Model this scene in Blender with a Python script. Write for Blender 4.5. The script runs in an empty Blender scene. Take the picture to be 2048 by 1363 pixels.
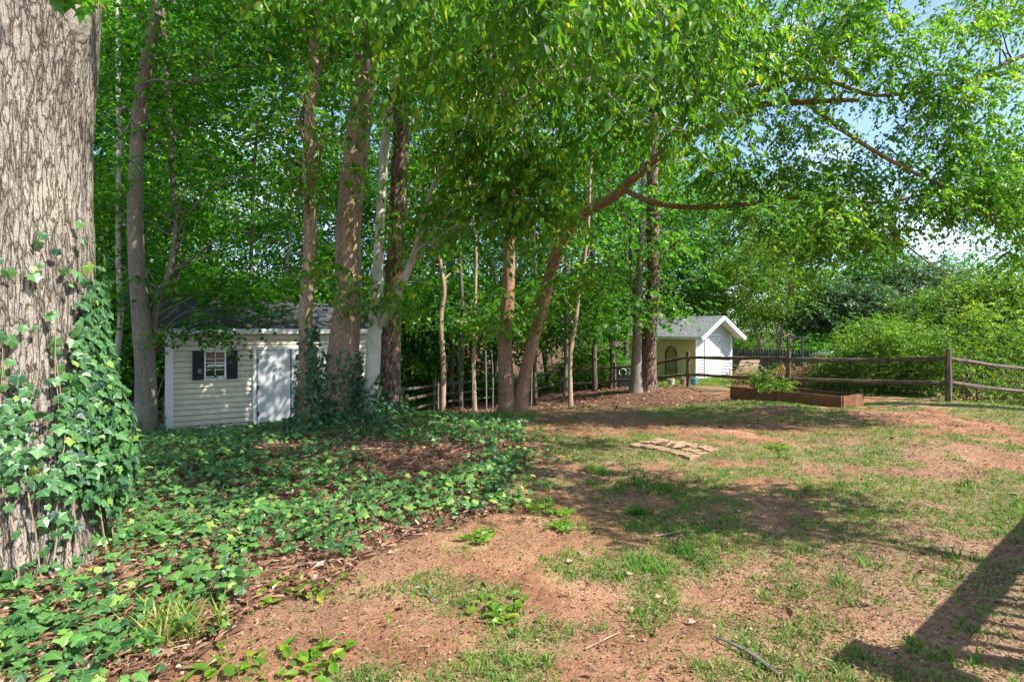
import bpy, math
import numpy as np
from mathutils import Vector

# ------------------------------------------------------------------ camera, sky, sun
sc = bpy.context.scene
COL = sc.collection
EYE = 1.6
FPX = 1137.0            # focal length in photo pixels (2048 wide)
HZ = 660.0              # horizon row
cd = bpy.data.cameras.new("camera"); cam = bpy.data.objects.new("camera", cd); COL.objects.link(cam)
cam.location = (0, 0, EYE); cam.rotation_euler = (math.radians(90), 0, 0)
cd.sensor_width = 36; cd.lens = FPX / 2048 * 36; cd.shift_y = -(681.5 - HZ) / 2048
cd.clip_start = 0.05; cd.clip_end = 2000
sc.camera = cam

SUN_AZ = math.radians(-23)      # direction to the sun, math angle in XY (0 = +X, right of the picture)
SUN_EL = math.radians(48)
SV = np.array([math.cos(SUN_AZ) * math.cos(SUN_EL), math.sin(SUN_AZ) * math.cos(SUN_EL), math.sin(SUN_EL)])
ld = bpy.data.lights.new("sun", 'SUN'); sun = bpy.data.objects.new("sun", ld); COL.objects.link(sun)
ld.energy = 5.0; ld.angle = math.radians(0.4); ld.color = (1.0, 0.95, 0.86)
sun.rotation_euler = Vector(SV).to_track_quat('Z', 'Y').to_euler()
sun.location = (20, -10, 30)

world = bpy.data.worlds.new("World"); sc.world = world; world.use_nodes = True
wt = world.node_tree; wn = wt.nodes; wl = wt.links
for n in list(wn): wn.remove(n)
wo = wn.new('ShaderNodeOutputWorld'); bg = wn.new('ShaderNodeBackground')
sky = wn.new('ShaderNodeTexSky'); sky.sky_type = 'NISHITA'; sky.sun_disc = False
sky.sun_elevation = SUN_EL; sky.sun_rotation = math.radians(90) - SUN_AZ
sky.altitude = 200; sky.air_density = 1.0; sky.dust_density = 1.0; sky.ozone_density = 2.0
tc = wn.new('ShaderNodeTexCoord')
mp = wn.new('ShaderNodeMapping'); mp.inputs['Scale'].default_value = (1, 1, 2.6); mp.inputs['Location'].default_value = (0.35, 0.1, 0.2)
nz = wn.new('ShaderNodeTexNoise'); nz.inputs['Scale'].default_value = 2.3; nz.inputs['Detail'].default_value = 7; nz.inputs['Roughness'].default_value = 0.55
cr = wn.new('ShaderNodeValToRGB'); cr.color_ramp.elements[0].position = 0.54; cr.color_ramp.elements[1].position = 0.72
mx = wn.new('ShaderNodeMixRGB'); mx.inputs['Color2'].default_value = (6.5, 6.8, 7.2, 1)
wl.new(tc.outputs['Generated'], mp.inputs['Vector']); wl.new(mp.outputs[0], nz.inputs['Vector'])
wl.new(nz.outputs['Fac'], cr.inputs['Fac']); wl.new(cr.outputs[0], mx.inputs['Fac'])
wl.new(sky.outputs[0], mx.inputs['Color1']); wl.new(mx.outputs[0], bg.inputs['Color'])
bg.inputs['Strength'].default_value = 0.14
wl.new(bg.outputs[0], wo.inputs[0])

sc.view_settings.view_transform = 'Standard'; sc.view_settings.look = 'None'
sc.view_settings.exposure = 1.15; sc.view_settings.gamma = 1.0
sc.render.engine = 'CYCLES'
cy = sc.cycles
cy.max_bounces = 6; cy.diffuse_bounces = 4; cy.glossy_bounces = 2; cy.transmission_bounces = 4; cy.transparent_max_bounces = 4
cy.use_denoising = True; cy.caustics_reflective = False; cy.caustics_refractive = False
cy.sample_clamp_indirect = 6.0
cy.use_adaptive_sampling = True; cy.adaptive_threshold = 0.02

# ------------------------------------------------------------------ small maths
def rg(seed): return np.random.default_rng(seed)
def nrm(a): return a / np.maximum(np.linalg.norm(a, axis=-1, keepdims=True), 1e-9)
def P(px, py, Y): return np.array([(px - 1024) * Y / FPX, Y, EYE - (py - HZ) * Y / FPX])
UP = np.array([0, 0, 1.0])

def _hash(ix, iy, seed):
    h = (ix.astype(np.int64) * 374761393 + iy.astype(np.int64) * 668265263 + seed * 1442695041) & 0xffffffff
    h = ((h ^ (h >> 13)) * 1274126177) & 0xffffffff
    return ((h ^ (h >> 16)) & 0xffffff) / float(0xffffff)
def vnoise(x, y, seed=0):
    ix = np.floor(x); iy = np.floor(y); fx = x - ix; fy = y - iy
    fx = fx * fx * (3 - 2 * fx); fy = fy * fy * (3 - 2 * fy)
    a = _hash(ix, iy, seed); b = _hash(ix + 1, iy, seed); c = _hash(ix, iy + 1, seed); d = _hash(ix + 1, iy + 1, seed)
    return (a + (b - a) * fx) * (1 - fy) + (c + (d - c) * fx) * fy
def fbm(x, y, seed=0, oct=4):
    s = 0; a = 1; t = 0
    for i in range(oct):
        s = s + a * vnoise(x * 2 ** i + 17.3 * i, y * 2 ** i - 9.1 * i, seed + i); t += a; a *= 0.5
    return s / t
def sstep(a, b, x):
    t = np.clip((x - a) / (b - a), 0, 1); return t * t * (3 - 2 * t)

# ------------------------------------------------------------------ terrain
CP = np.array([
 (0,-6,0),(6,-6,0),(-6,-6,0),(0,0,0),(4,0,0),(-4,0,0),(9,2,0),(0,3,0),(3,3,0),(-3,3.5,0.02),(-6,3,0),(3,8,0),(0,8,0),(6,8,0),(6,12,0),(10,8,-.03),(2,12,-.08),
 (0,13,-.2),(-1,11.2,-.08),(4.4,18.3,-.3),(6.04,19.5,-.3),(7.8,16,-.15),(10,13,0),(13.8,15.2,-.55),(-3.1,10.5,.08),(-1.9,10.5,.05),(-4,7,0),(-2,7,.03),
 (-4.85,8,-.13),(-6.06,10,-.36),(-7.3,12,-.6),(-6,13,-.6),(-5.3,14,-.62),(-4,14.5,-.75),(-2.6,13,-.5),(-1.5,14,-.7),(-8,9,-.4),(-7,6,-.1),
 (-4.1,19.5,-1.5),(-.5,24,-1.5),(2.2,26,-1.25),(4.3,24,-.98),(-11.8,17,-1.45),(-8,19,-1.5),(1.5,17,-.75),
 (-10,30,-2.6),(0,35,-2.6),(10,34,-1.3),(20,30,-1),(9,26.5,-.6),(12,22,-.5),(15,20,-.8),(-15,15,-1.5),(-12,8,-.8),(20,10,-.6),(-20,30,-2.5),
 (40,40,-1),(-40,40,-2.5),(0,60,-2.5),(60,0,-.5),(-60,0,-1),(0,-60,0),(0,120,-2)], float)
def ground_z(x, y):
    x = np.asarray(x, float); y = np.asarray(y, float)
    sh = x.shape; x = x.ravel(); y = y.ravel(); out = np.empty_like(x)
    for i in range(0, len(x), 20000):
        a = x[i:i+20000, None]; b = y[i:i+20000, None]
        d2 = (a - CP[:, 0]) ** 2 + (b - CP[:, 1]) ** 2
        s2 = 0.5 + 0.012 * (CP[:, 0] ** 2 + CP[:, 1] ** 2)
        w = 1 / (d2 + s2) ** 2 * s2
        out[i:i+20000] = (w * CP[:, 2]).sum(1) / w.sum(1)
    out = out + (fbm(x * .9, y * .9, 3, 4) - .5) * .10 * np.minimum(1, (np.abs(x) + y.clip(0)) / 4) + (fbm(x * 5, y * 5, 8, 3) - .5) * .03
    return out.reshape(sh)
def gz(x, y): return float(ground_z(np.array([x]), np.array([y]))[0])

BED = np.array([(-9,1.2),(-2.2,2.15),(-1.62,2.75),(-1.3,3.5),(-.75,4.15),(-.15,5.1),(.12,6.6),(.2,8.5),(.15,10.2),(-.6,11.3),(-1.6,12.4),(-3,13.2),(-5,13.6),(-8,11.8),(-12,10)])
def in_poly(x, y, poly):
    r = np.zeros(x.shape, bool); n = len(poly); j = n - 1
    for i in range(n):
        xi, yi = poly[i]; xj, yj = poly[j]
        c = ((yi > y) != (yj > y)) & (x < (xj - xi) * (y - yi) / (yj - yi + 1e-12) + xi)
        r ^= c; j = i
    return r
def bed_mask(x, y):
    wx = x + (fbm(x * 1.7, y * 1.7, 21) - .5) * .9; wy = y + (fbm(x * 1.7, y * 1.7, 22) - .5) * .9
    return in_poly(wx, wy, BED).astype(float)
def grass_mask(x, y):
    n = fbm(x * .55, y * .55, 31, 3) * .55 + fbm(x * 2.3, y * 2.3, 35, 3) * .45
    g = sstep(.43, .57, n)
    d = y
    reg = 0.72 + .35 * sstep(5.5, 7.5, d) - .95 * sstep(8.3, 9.2, d) * (1 - sstep(10.6, 11.6, d)) * sstep(8.5, 4.5, x)      # bare red strip
    reg = reg + .45 * sstep(9.8, 11, d) * sstep(1.5, 4.5, x)
    reg = reg * (1 - .72 * sstep(.9, 2.2, x) * sstep(5.2, 3.8, d))          # dry mulch near right
    reg = reg * (1 - sstep(0.2, -1.5, x) * sstep(9.5, 11, d))
    reg = reg * (1 - sstep(12.5, 14.5, d) * sstep(8, 5, x))
    reg = np.where((d > 20) & (x > 5), .9, reg)
    return np.clip(g * reg * 1.5, 0, 1)

# ------------------------------------------------------------------ materials
MATS = {}
def newmat(name):
    m = bpy.data.materials.new(name); m.use_nodes = True
    nt = m.node_tree; b = nt.nodes['Principled BSDF']; MATS[name] = m
    return m, nt, b
def N(nt, t, **k):
    n = nt.nodes.new(t)
    for a, v in k.items():
        if a in n.inputs: n.inputs[a].default_value = v
        else: setattr(n, a, v)
    return n
def ramp(nt, stops):
    r = nt.nodes.new('ShaderNodeValToRGB'); e = r.color_ramp.elements
    e[0].position, e[0].color = stops[0][0], (*stops[0][1], 1)
    e[1].position, e[1].color = stops[-1][0], (*stops[-1][1], 1)
    for p, c in stops[1:-1]:
        x = e.new(p); x.color = (*c, 1)
    return r
def simple(name, col, rough=.7, var=.25, scale=8, bump=.3, spec=.3, metal=0, stretch=(1, 1, 1), bdist=.01):
    m, nt, b = newmat(name)
    tc = N(nt, 'ShaderNodeTexCoord'); mpn = N(nt, 'ShaderNodeMapping', Scale=stretch)
    nt.links.new(tc.outputs['Object'], mpn.inputs[0])
    no = N(nt, 'ShaderNodeTexNoise', Scale=scale, Detail=6.0, Roughness=.65); nt.links.new(mpn.outputs[0], no.inputs['Vector'])
    lo = tuple(c * (1 - var) for c in col); hi = tuple(min(1, c * (1 + var)) for c in col)
    r = ramp(nt, [(.3, lo), (.7, hi)]); nt.links.new(no.outputs['Fac'], r.inputs[0]); nt.links.new(r.outputs[0], b.inputs['Base Color'])
    bu = N(nt, 'ShaderNodeBump', Strength=bump, Distance=bdist); nt.links.new(no.outputs['Fac'], bu.inputs['Height']); nt.links.new(bu.outputs[0], b.inputs['Normal'])
    b.inputs['Roughness'].default_value = rough; b.inputs['Specular IOR Level'].default_value = spec; b.inputs['Metallic'].default_value = metal
    return m
def leafmat(name, stops, trans, tf=.42, rough=.42, spec=.35, veins=False):
    m, nt, b = newmat(name)
    at = N(nt, 'ShaderNodeAttribute', attribute_name='rnd')
    r = ramp(nt, stops); nt.links.new(at.outputs['Fac'], r.inputs[0])
    col = r.outputs[0]
    if veins:
        lf = N(nt, 'ShaderNodeAttribute', attribute_name='lf')
        sx = N(nt, 'ShaderNodeSeparateXYZ'); nt.links.new(lf.outputs['Vector'], sx.inputs[0])
        a2 = N(nt, 'ShaderNodeMath', operation='ARCTAN2'); nt.links.new(sx.outputs[0], a2.inputs[0]); nt.links.new(sx.outputs[1], a2.inputs[1])
        mu = N(nt, 'ShaderNodeMath', operation='MULTIPLY'); nt.links.new(a2.outputs[0], mu.inputs[0]); mu.inputs[1].default_value = 1.25 * 3.0
        cs = N(nt, 'ShaderNodeMath', operation='COSINE'); nt.links.new(mu.outputs[0], cs.inputs[0])
        mr = N(nt, 'ShaderNodeMapRange'); nt.links.new(cs.outputs[0], mr.inputs[0]); mr.inputs[1].default_value = .90; mr.inputs[2].default_value = 1.0; mr.inputs[4].default_value = .55
        mc = N(nt, 'ShaderNodeMixRGB'); nt.links.new(mr.outputs[0], mc.inputs[0]); nt.links.new(col, mc.inputs[1]); mc.inputs[2].default_value = (.22, .36, .15, 1)
        col = mc.outputs[0]
    nt.links.new(col, b.inputs['Base Color'])
    b.inputs['Roughness'].default_value = rough; b.inputs['Specular IOR Level'].default_value = spec
    tr = N(nt, 'ShaderNodeBsdfTranslucent')
    mt = N(nt, 'ShaderNodeMixRGB', blend_type='MULTIPLY'); mt.inputs[0].default_value = 1; nt.links.new(col, mt.inputs[1]); mt.inputs[2].default_value = (*trans, 1)
    nt.links.new(mt.outputs[0], tr.inputs[0])
    ms = N(nt, 'ShaderNodeMixShader'); ms.inputs[0].default_value = tf
    out = nt.nodes['Material Output']
    nt.links.new(b.outputs[0], ms.inputs[1]); nt.links.new(tr.outputs[0], ms.inputs[2]); nt.links.new(ms.outputs[0], out.inputs[0])
    return m
def barkmat(name, crack, mid, light, cells=22, stretch=.2, bdist=.02, crackw=.16, blotch=None, moss=None, strength=.9):
    m, nt, b = newmat(name)
    at = N(nt, 'ShaderNodeAttribute', attribute_name='bk')
    mpn = N(nt, 'ShaderNodeMapping', Scale=(1, 1, stretch)); nt.links.new(at.outputs['Vector'], mpn.inputs[0])
    n1 = N(nt, 'ShaderNodeTexNoise', Scale=cells * .9, Detail=5.0); nt.links.new(mpn.outputs[0], n1.inputs['Vector'])
    ad = N(nt, 'ShaderNodeMixRGB', blend_type='LINEAR_LIGHT'); ad.inputs[0].default_value = .055 * 22 / cells
    nt.links.new(mpn.outputs[0], ad.inputs[1]); nt.links.new(n1.outputs['Color'], ad.inputs[2])
    vo = N(nt, 'ShaderNodeTexVoronoi', feature='DISTANCE_TO_EDGE', Scale=float(cells)); nt.links.new(ad.outputs[0], vo.inputs['Vector'])
    vb = N(nt, 'ShaderNodeTexVoronoi', feature='DISTANCE_TO_EDGE', Scale=float(cells) * 2.3); nt.links.new(ad.outputs[0], vb.inputs['Vector'])
    vs = N(nt, 'ShaderNodeMath', operation='MULTIPLY_ADD'); nt.links.new(vb.outputs['Distance'], vs.inputs[0]); vs.inputs[1].default_value = 1.6; vs.inputs[2].default_value = crackw * .55
    vm = N(nt, 'ShaderNodeMath', operation='MINIMUM'); nt.links.new(vo.outputs['Distance'], vm.inputs[0]); nt.links.new(vs.outputs[0], vm.inputs[1])
    nw = N(nt, 'ShaderNodeTexNoise', Scale=9.0, Detail=3.0); nt.links.new(mpn.outputs[0], nw.inputs['Vector'])
    ns = N(nt, 'ShaderNodeMapRange'); nt.links.new(nw.outputs['Fac'], ns.inputs[0]); ns.inputs[1].default_value = .3; ns.inputs[2].default_value = .7; ns.inputs[3].default_value = .6; ns.inputs[4].default_value = 2.6
    ve = N(nt, 'ShaderNodeMath', operation='MULTIPLY'); nt.links.new(vm.outputs[0], ve.inputs[0]); nt.links.new(ns.outputs[0], ve.inputs[1])
    vo = ve
    n2 = N(nt, 'ShaderNodeTexNoise', Scale=60.0, Detail=5.0, Roughness=.7); nt.links.new(at.outputs['Vector'], n2.inputs['Vector'])
    n3 = N(nt, 'ShaderNodeTexNoise', Scale=2.2, Detail=4.0); nt.links.new(at.outputs['Vector'], n3.inputs['Vector'])
    r1 = ramp(nt, [(0, crack), (crackw, mid), (min(.95, crackw * 2.6), light)]); nt.links.new(vo.outputs[0], r1.inputs[0])
    m1 = N(nt, 'ShaderNodeMixRGB', blend_type='OVERLAY'); m1.inputs[0].default_value = .55
    nt.links.new(r1.outputs[0], m1.inputs[1]); nt.links.new(n2.outputs['Fac'], m1.inputs[2])
    m2 = N(nt, 'ShaderNodeMixRGB'); rb = ramp(nt, [(.45, (0, 0, 0)), (.7, (.75, .75, .75))]); nt.links.new(n3.outputs['Fac'], rb.inputs[0])
    nt.links.new(rb.outputs[0], m2.inputs[0]); nt.links.new(m1.outputs[0], m2.inputs[1])
    mm = N(nt, 'ShaderNodeMixRGB', blend_type='MULTIPLY'); mm.inputs[0].default_value = 1; nt.links.new(m1.outputs[0], mm.inputs[1])
    mm.inputs[2].default_value = (*(blotch or (1.25, 1.2, 1.15)), 1); nt.links.new(mm.outputs[0], m2.inputs[2])
    nt.links.new(m2.outputs[0], b.inputs['Base Color'])
    hs = N(nt, 'ShaderNodeMath', operation='MINIMUM'); nt.links.new(vo.outputs[0], hs.inputs[0]); hs.inputs[1].default_value = crackw * 2.4
    hm = N(nt, 'ShaderNodeMath', operation='MULTIPLY_ADD'); nt.links.new(n2.outputs['Fac'], hm.inputs[0]); hm.inputs[1].default_value = .22
    nt.links.new(hs.outputs[0], hm.inputs[2])
    bu = N(nt, 'ShaderNodeBump', Strength=strength, Distance=bdist * 2.2); nt.links.new(hm.outputs[0], bu.inputs['Height']); nt.links.new(bu.outputs[0], b.inputs['Normal'])
    b.inputs['Roughness'].default_value = .9; b.inputs['Specular IOR Level'].default_value = .15
    return m

G = lambda r, g, b: (r, g, b)
barkmat('oak_bark', (.030, .023, .018), (.20, .165, .132), (.31, .275, .235), 27, .15, .026, .085, (1.3, 1.27, 1.25))
barkmat('brown_bark', (.12, .08, .055), (.31, .215, .15), (.46, .34, .25), 46, .2, .008, .10, (1.15, 1.08, 1.0))
barkmat('red_bark', (.08, .04, .025), (.29, .165, .10), (.42, .27, .18), 45, .12, .010, .10, (1.1, .9, .75))
barkmat('pine_bark', (.04, .025, .02), (.19, .115, .085), (.34, .24, .20), 15, .30, .03, .16, (1.2, 1.2, 1.25))
barkmat('pale_bark', (.33, .30, .26), (.43, .40, .35), (.50, .47, .42), 9, .5, .002, .03, (.70, .68, .58), strength=.2)
barkmat('grey_bark', (.10, .08, .062), (.15, .125, .098), (.22, .19, .155), 26, .3, .004, .06, (1.25, 1.25, 1.22), strength=.35)
barkmat('dark_bark', (.03, .024, .02), (.10, .08, .065), (.17, .14, .115), 30, .2, .01, .12)
leafmat('maple_leaf', [(0, G(.022, .095, .010)), (.5, G(.042, .170, .013)), (.85, G(.080, .25, .016)), (1, G(.16, .30, .02))], (2.6, 2.2, .8), .5)
leafmat('ovate_leaf', [(0, G(.035, .125, .014)), (.5, G(.070, .20, .018)), (.88, G(.12, .29, .02)), (1, G(.24, .34, .03))], (2.3, 1.9, .7), .5)
leafmat('narrow_leaf', [(0, G(.036, .13, .014)), (.5, G(.082, .235, .02)), (.9, G(.16, .35, .028)), (1, G(.27, .38, .05))], (2.0, 1.75, .7), .5)
leafmat('wood_leaf', [(0, G(.022, .090, .012)), (.5, G(.050, .185, .018)), (.9, G(.10, .28, .025)), (1, G(.18, .34, .035))], (2.3, 1.9, .8), .5)
leafmat('bright_leaf', [(0, G(.035, .11, .014)), (.5, G(.085, .20, .018)), (.9, G(.19, .32, .024)), (1, G(.30, .38, .04))], (2.0, 1.8, .7), .42)
leafmat('blue_leaf', [(0, G(.03, .075, .035)), (.5, G(.06, .13, .055)), (1, G(.13, .22, .09))], (1.8, 1.8, .9), .35)
leafmat('ivy_leaf', [(0, G(.022, .060, .042)), (.3, G(.045, .125, .052)), (.8, G(.095, .24, .07)), (1, G(.28, .42, .07))], (1.8, 1.8, .9), .28, .38, .45, True)
leafmat('ground_ivy_leaf', [(0, G(.022, .065, .022)), (.35, G(.050, .14, .038)), (.75, G(.115, .26, .055)), (1, G(.30, .42, .08))], (1.8, 1.8, .9), .30, .4, .4, True)
leafmat('grass_blade', [(0, G(.040, .12, .018)), (.5, G(.10, .24, .030)), (.85, G(.19, .31, .05)), (1, G(.36, .32, .13))], (1.6, 1.5, .8), .35, .6, .2)
leafmat('dead_leaf', [(0, G(.09, .045, .028)), (.45, G(.22, .115, .07)), (.8, G(.34, .21, .135)), (1, G(.50, .38, .28))], (1.2, 1.0, .8), .12, .75, .2)
leafmat('chip', [(0, G(.07, .035, .022)), (.5, G(.22, .115, .07)), (.9, G(.36, .22, .15)), (1, G(.40, .31, .23))], (1, 1, 1), .02, .85, .15)
leafmat('palm_leaf', [(0, G(.12, .20, .12)), (.5, G(.22, .32, .20)), (1, G(.40, .48, .36))], (1.3, 1.3, .8), .25, .4, .5)
leafmat('russet_leaf', [(0, G(.12, .10, .03)), (.5, G(.30, .19, .07)), (1, G(.45, .28, .14))], (1.3, 1.2, .8), .3)
simple('white_paint', (.78, .79, .80), .5, .05, 3, .05)
simple('cream_siding', (.62, .565, .43), .55, .14, 3.5, .05, stretch=(1, 1, 2.2))
simple('tan_siding', (.88, .68, .45), .55, .06, 4, .05)
simple('white_siding', (.56, .56, .55), .55, .13, 3.5, .05, stretch=(1, 1, 2.2))
simple('door_white', (.56, .575, .59), .4, .04, 2, .05, .4)
simple('shutter_black', (.022, .026, .034), .5, .2, 6, .1)
simple('metal_black', (.02, .02, .022), .4, .2, 6, .1)
simple('weathered_wood', (.115, .090, .070), .85, .55, 10, .8, .1, stretch=(1, 1, .6), bdist=.012)
simple('dark_wood', (.055, .055, .06), .8, .4, 9, .6, .1)
simple('bed_board', (.17, .085, .042), .8, .5, 6, .6, .15, bdist=.006)
simple('soil', (.10, .06, .04), .95, .5, 20, 1, .05, bdist=.03)
simple('brick', (.33, .20, .14), .85, .35, 14, .7, .15, bdist=.006)
simple('deck_wood', (.4, .3, .2), .8, .3, 5, .3)
simple('twig', (.13, .085, .06), .85, .3, 12, .3)
simple('vine', (.25, .17, .12), .85, .3, 12, .3)
simple('stake', (.17, .15, .13), .7, .3, 12, .3)
simple('steel_wire', (.09, .09, .085), .5, .2, 10, .1, .4, .6)
simple('concrete', (.5, .47, .42), .9, .2, 5, .4)
simple('brown_panel', (.26, .17, .13), .8, .2, 5, .3)
simple('blue_plastic', (.10, .25, .5), .4, .1, 3, .05, .5)
simple('scar_wood', (.24, .21, .18), .9, .55, 16, 1.0, .15, bdist=.02)
# shingles
for _nm, _c1, _c2 in (('shingle', (.032, .033, .037, 1), (.055, .055, .06, 1)), ('pale_shingle', (.20, .21, .22, 1), (.27, .28, .29, 1))):
    m, nt, b = newmat(_nm)
    tcn = N(nt, 'ShaderNodeTexCoord'); br = N(nt, 'ShaderNodeTexBrick', Scale=1.0); br.inputs['Color1'].default_value = _c1; br.inputs['Color2'].default_value = _c2
    br.inputs['Mortar'].default_value = (.02, .02, .022, 1); br.inputs['Mortar Size'].default_value = .008; br.inputs['Brick Width'].default_value = .3; br.inputs['Row Height'].default_value = .14
    at = N(nt, 'ShaderNodeAttribute', attribute_name='bk'); nt.links.new(at.outputs['Vector'], br.inputs['Vector'])
    no = N(nt, 'ShaderNodeTexNoise', Scale=90.0, Detail=3.0); nt.links.new(tcn.outputs['Object'], no.inputs['Vector'])
    mo = N(nt, 'ShaderNodeMixRGB', blend_type='OVERLAY'); mo.inputs[0].default_value = .6; nt.links.new(br.outputs['Color'], mo.inputs[1]); nt.links.new(no.outputs['Fac'], mo.inputs[2])
    nt.links.new(mo.outputs[0], b.inputs['Base Color']); b.inputs['Roughness'].default_value = .9
    bu = N(nt, 'ShaderNodeBump', Strength=.5, Distance=.01); nt.links.new(br.outputs['Fac'], bu.inputs['Height']); bu.invert = True; nt.links.new(bu.outputs[0], b.inputs['Normal'])
# glass of the shed window
m, nt, b = newmat('window_glass'); b.inputs['Base Color'].default_value = (.015, .018, .02, 1); b.inputs['Roughness'].default_value = .04; b.inputs['Specular IOR Level'].default_value = .8
# ground
m, nt, b = newmat('ground')
gm = N(nt, 'ShaderNodeAttribute', attribute_name='mask')
sp = N(nt, 'ShaderNodeSeparateXYZ'); nt.links.new(gm.outputs['Vector'], sp.inputs[0])
tcn = N(nt, 'ShaderNodeTexCoord')
n1 = N(nt, 'ShaderNodeTexNoise', Scale=1.6, Detail=8.0, Roughness=.6); n2 = N(nt, 'ShaderNodeTexNoise', Scale=28.0, Detail=6.0, Roughness=.7); n3 = N(nt, 'ShaderNodeTexVoronoi', Scale=55.0)
for n in (n1, n2, n3): nt.links.new(tcn.outputs['Object'], n.inputs['Vector'])
r1 = ramp(nt, [(.30, G(.13, .060, .036)), (.48, G(.26, .128, .072)), (.60, G(.33, .175, .10)), (.72, G(.45, .275, .17))]); nt.links.new(n1.outputs['Fac'], r1.inputs[0])
r2 = ramp(nt, [(.3, G(.16, .095, .068)), (.7, G(.36, .24, .175))]); nt.links.new(n2.outputs['Fac'], r2.inputs[0])
mA = N(nt, 'ShaderNodeMixRGB', blend_type='OVERLAY'); mA.inputs[0].default_value = .5; nt.links.new(r1.outputs[0], mA.inputs[1]); nt.links.new(n2.outputs['Fac'], mA.inputs[2])
mB = N(nt, 'ShaderNodeMixRGB'); nt.links.new(sp.outputs[2], mB.inputs[0]); nt.links.new(mA.outputs[0], mB.inputs[1]); nt.links.new(r2.outputs[0], mB.inputs[2])   # mulch
r3 = ramp(nt, [(.3, G(.10, .12, .045)), (.7, G(.24, .24, .11))]); nt.links.new(n2.outputs['Fac'], r3.inputs[0])
mg = N(nt, 'ShaderNodeMath', operation='MULTIPLY'); nt.links.new(sp.outputs[0], mg.inputs[0]); mg.inputs[1].default_value = .55
mC = N(nt, 'ShaderNodeMixRGB'); nt.links.new(mg.outputs[0], mC.inputs[0]); nt.links.new(mB.outputs[0], mC.inputs[1]); nt.links.new(r3.outputs[0], mC.inputs[2])
r4 = ramp(nt, [(.3, G(.045, .026, .018)), (.7, G(.16, .085, .055))]); nt.links.new(n2.outputs['Fac'], r4.inputs[0])
mD = N(nt, 'ShaderNodeMixRGB'); nt.links.new(sp.outputs[1], mD.inputs[0]); nt.links.new(mC.outputs[0], mD.inputs[1]); nt.links.new(r4.outputs[0], mD.inputs[2])
nt.links.new(mD.outputs[0], b.inputs['Base Color']); b.inputs['Roughness'].default_value = .95; b.inputs['Specular IOR Level'].default_value = .1
n4 = N(nt, 'ShaderNodeTexNoise', Scale=9.0, Detail=9.0, Roughness=.72); nt.links.new(tcn.outputs['Object'], n4.inputs['Vector'])
ha = N(nt, 'ShaderNodeMath', operation='MULTIPLY_ADD'); nt.links.new(n3.outputs['Distance'], ha.inputs[0]); ha.inputs[1].default_value = .25; nt.links.new(n4.outputs['Fac'], ha.inputs[2])
bu = N(nt, 'ShaderNodeBump', Strength=.7, Distance=.045); nt.links.new(ha.outputs[0], bu.inputs['Height']); nt.links.new(bu.outputs[0], b.inputs['Normal'])

# ------------------------------------------------------------------ mesh building
def raw_mesh(name, V, loops, starts, mats, attrs=None, matidx=None, smooth=False):
    me = bpy.data.meshes.new(name)
    me.vertices.add(len(V)); me.vertices.foreach_set('co', np.ascontiguousarray(V, np.float32).ravel())
    me.loops.add(len(loops)); me.loops.foreach_set('vertex_index', np.ascontiguousarray(loops, np.int32))
    me.polygons.add(len(starts)); me.polygons.foreach_set('loop_start', np.ascontiguousarray(starts, np.int32))
    if matidx is not None: me.polygons.foreach_set('material_index', np.ascontiguousarray(matidx, np.int32))
    me.update(calc_edges=True)
    me.polygons.foreach_set('use_smooth', np.full(len(starts), bool(smooth)))
    for k, a in (attrs or {}).items():
        if a.ndim == 1:
            t = me.attributes.new(k, 'FLOAT', 'POINT'); t.data.foreach_set('value', np.ascontiguousarray(a, np.float32))
        else:
            t = me.attributes.new(k, 'FLOAT_VECTOR', 'POINT'); t.data.foreach_set('vector', np.ascontiguousarray(a, np.float32).ravel())
    for m in mats: me.materials.append(MATS[m])
    me.validate()
    return me
def link(name, me, parent=None, loc=None):
    o = bpy.data.objects.new(name, me); COL.objects.link(o)
    if parent: o.parent = parent
    if loc is not None: o.location = loc
    return o
def tag(o, label=None, cat=None, group=None, kind=None):
    if label: o['label'] = label
    if cat: o['category'] = cat
    if group: o['group'] = group
    if kind: o['kind'] = kind
    return o
def thing(name, label, cat, loc=(0, 0, 0), group=None):
    o = bpy.data.objects.new(name, None); COL.objects.link(o); o.location = [float(c) for c in loc]; o.empty_display_size = .2
    return tag(o, label, cat, group)

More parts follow.
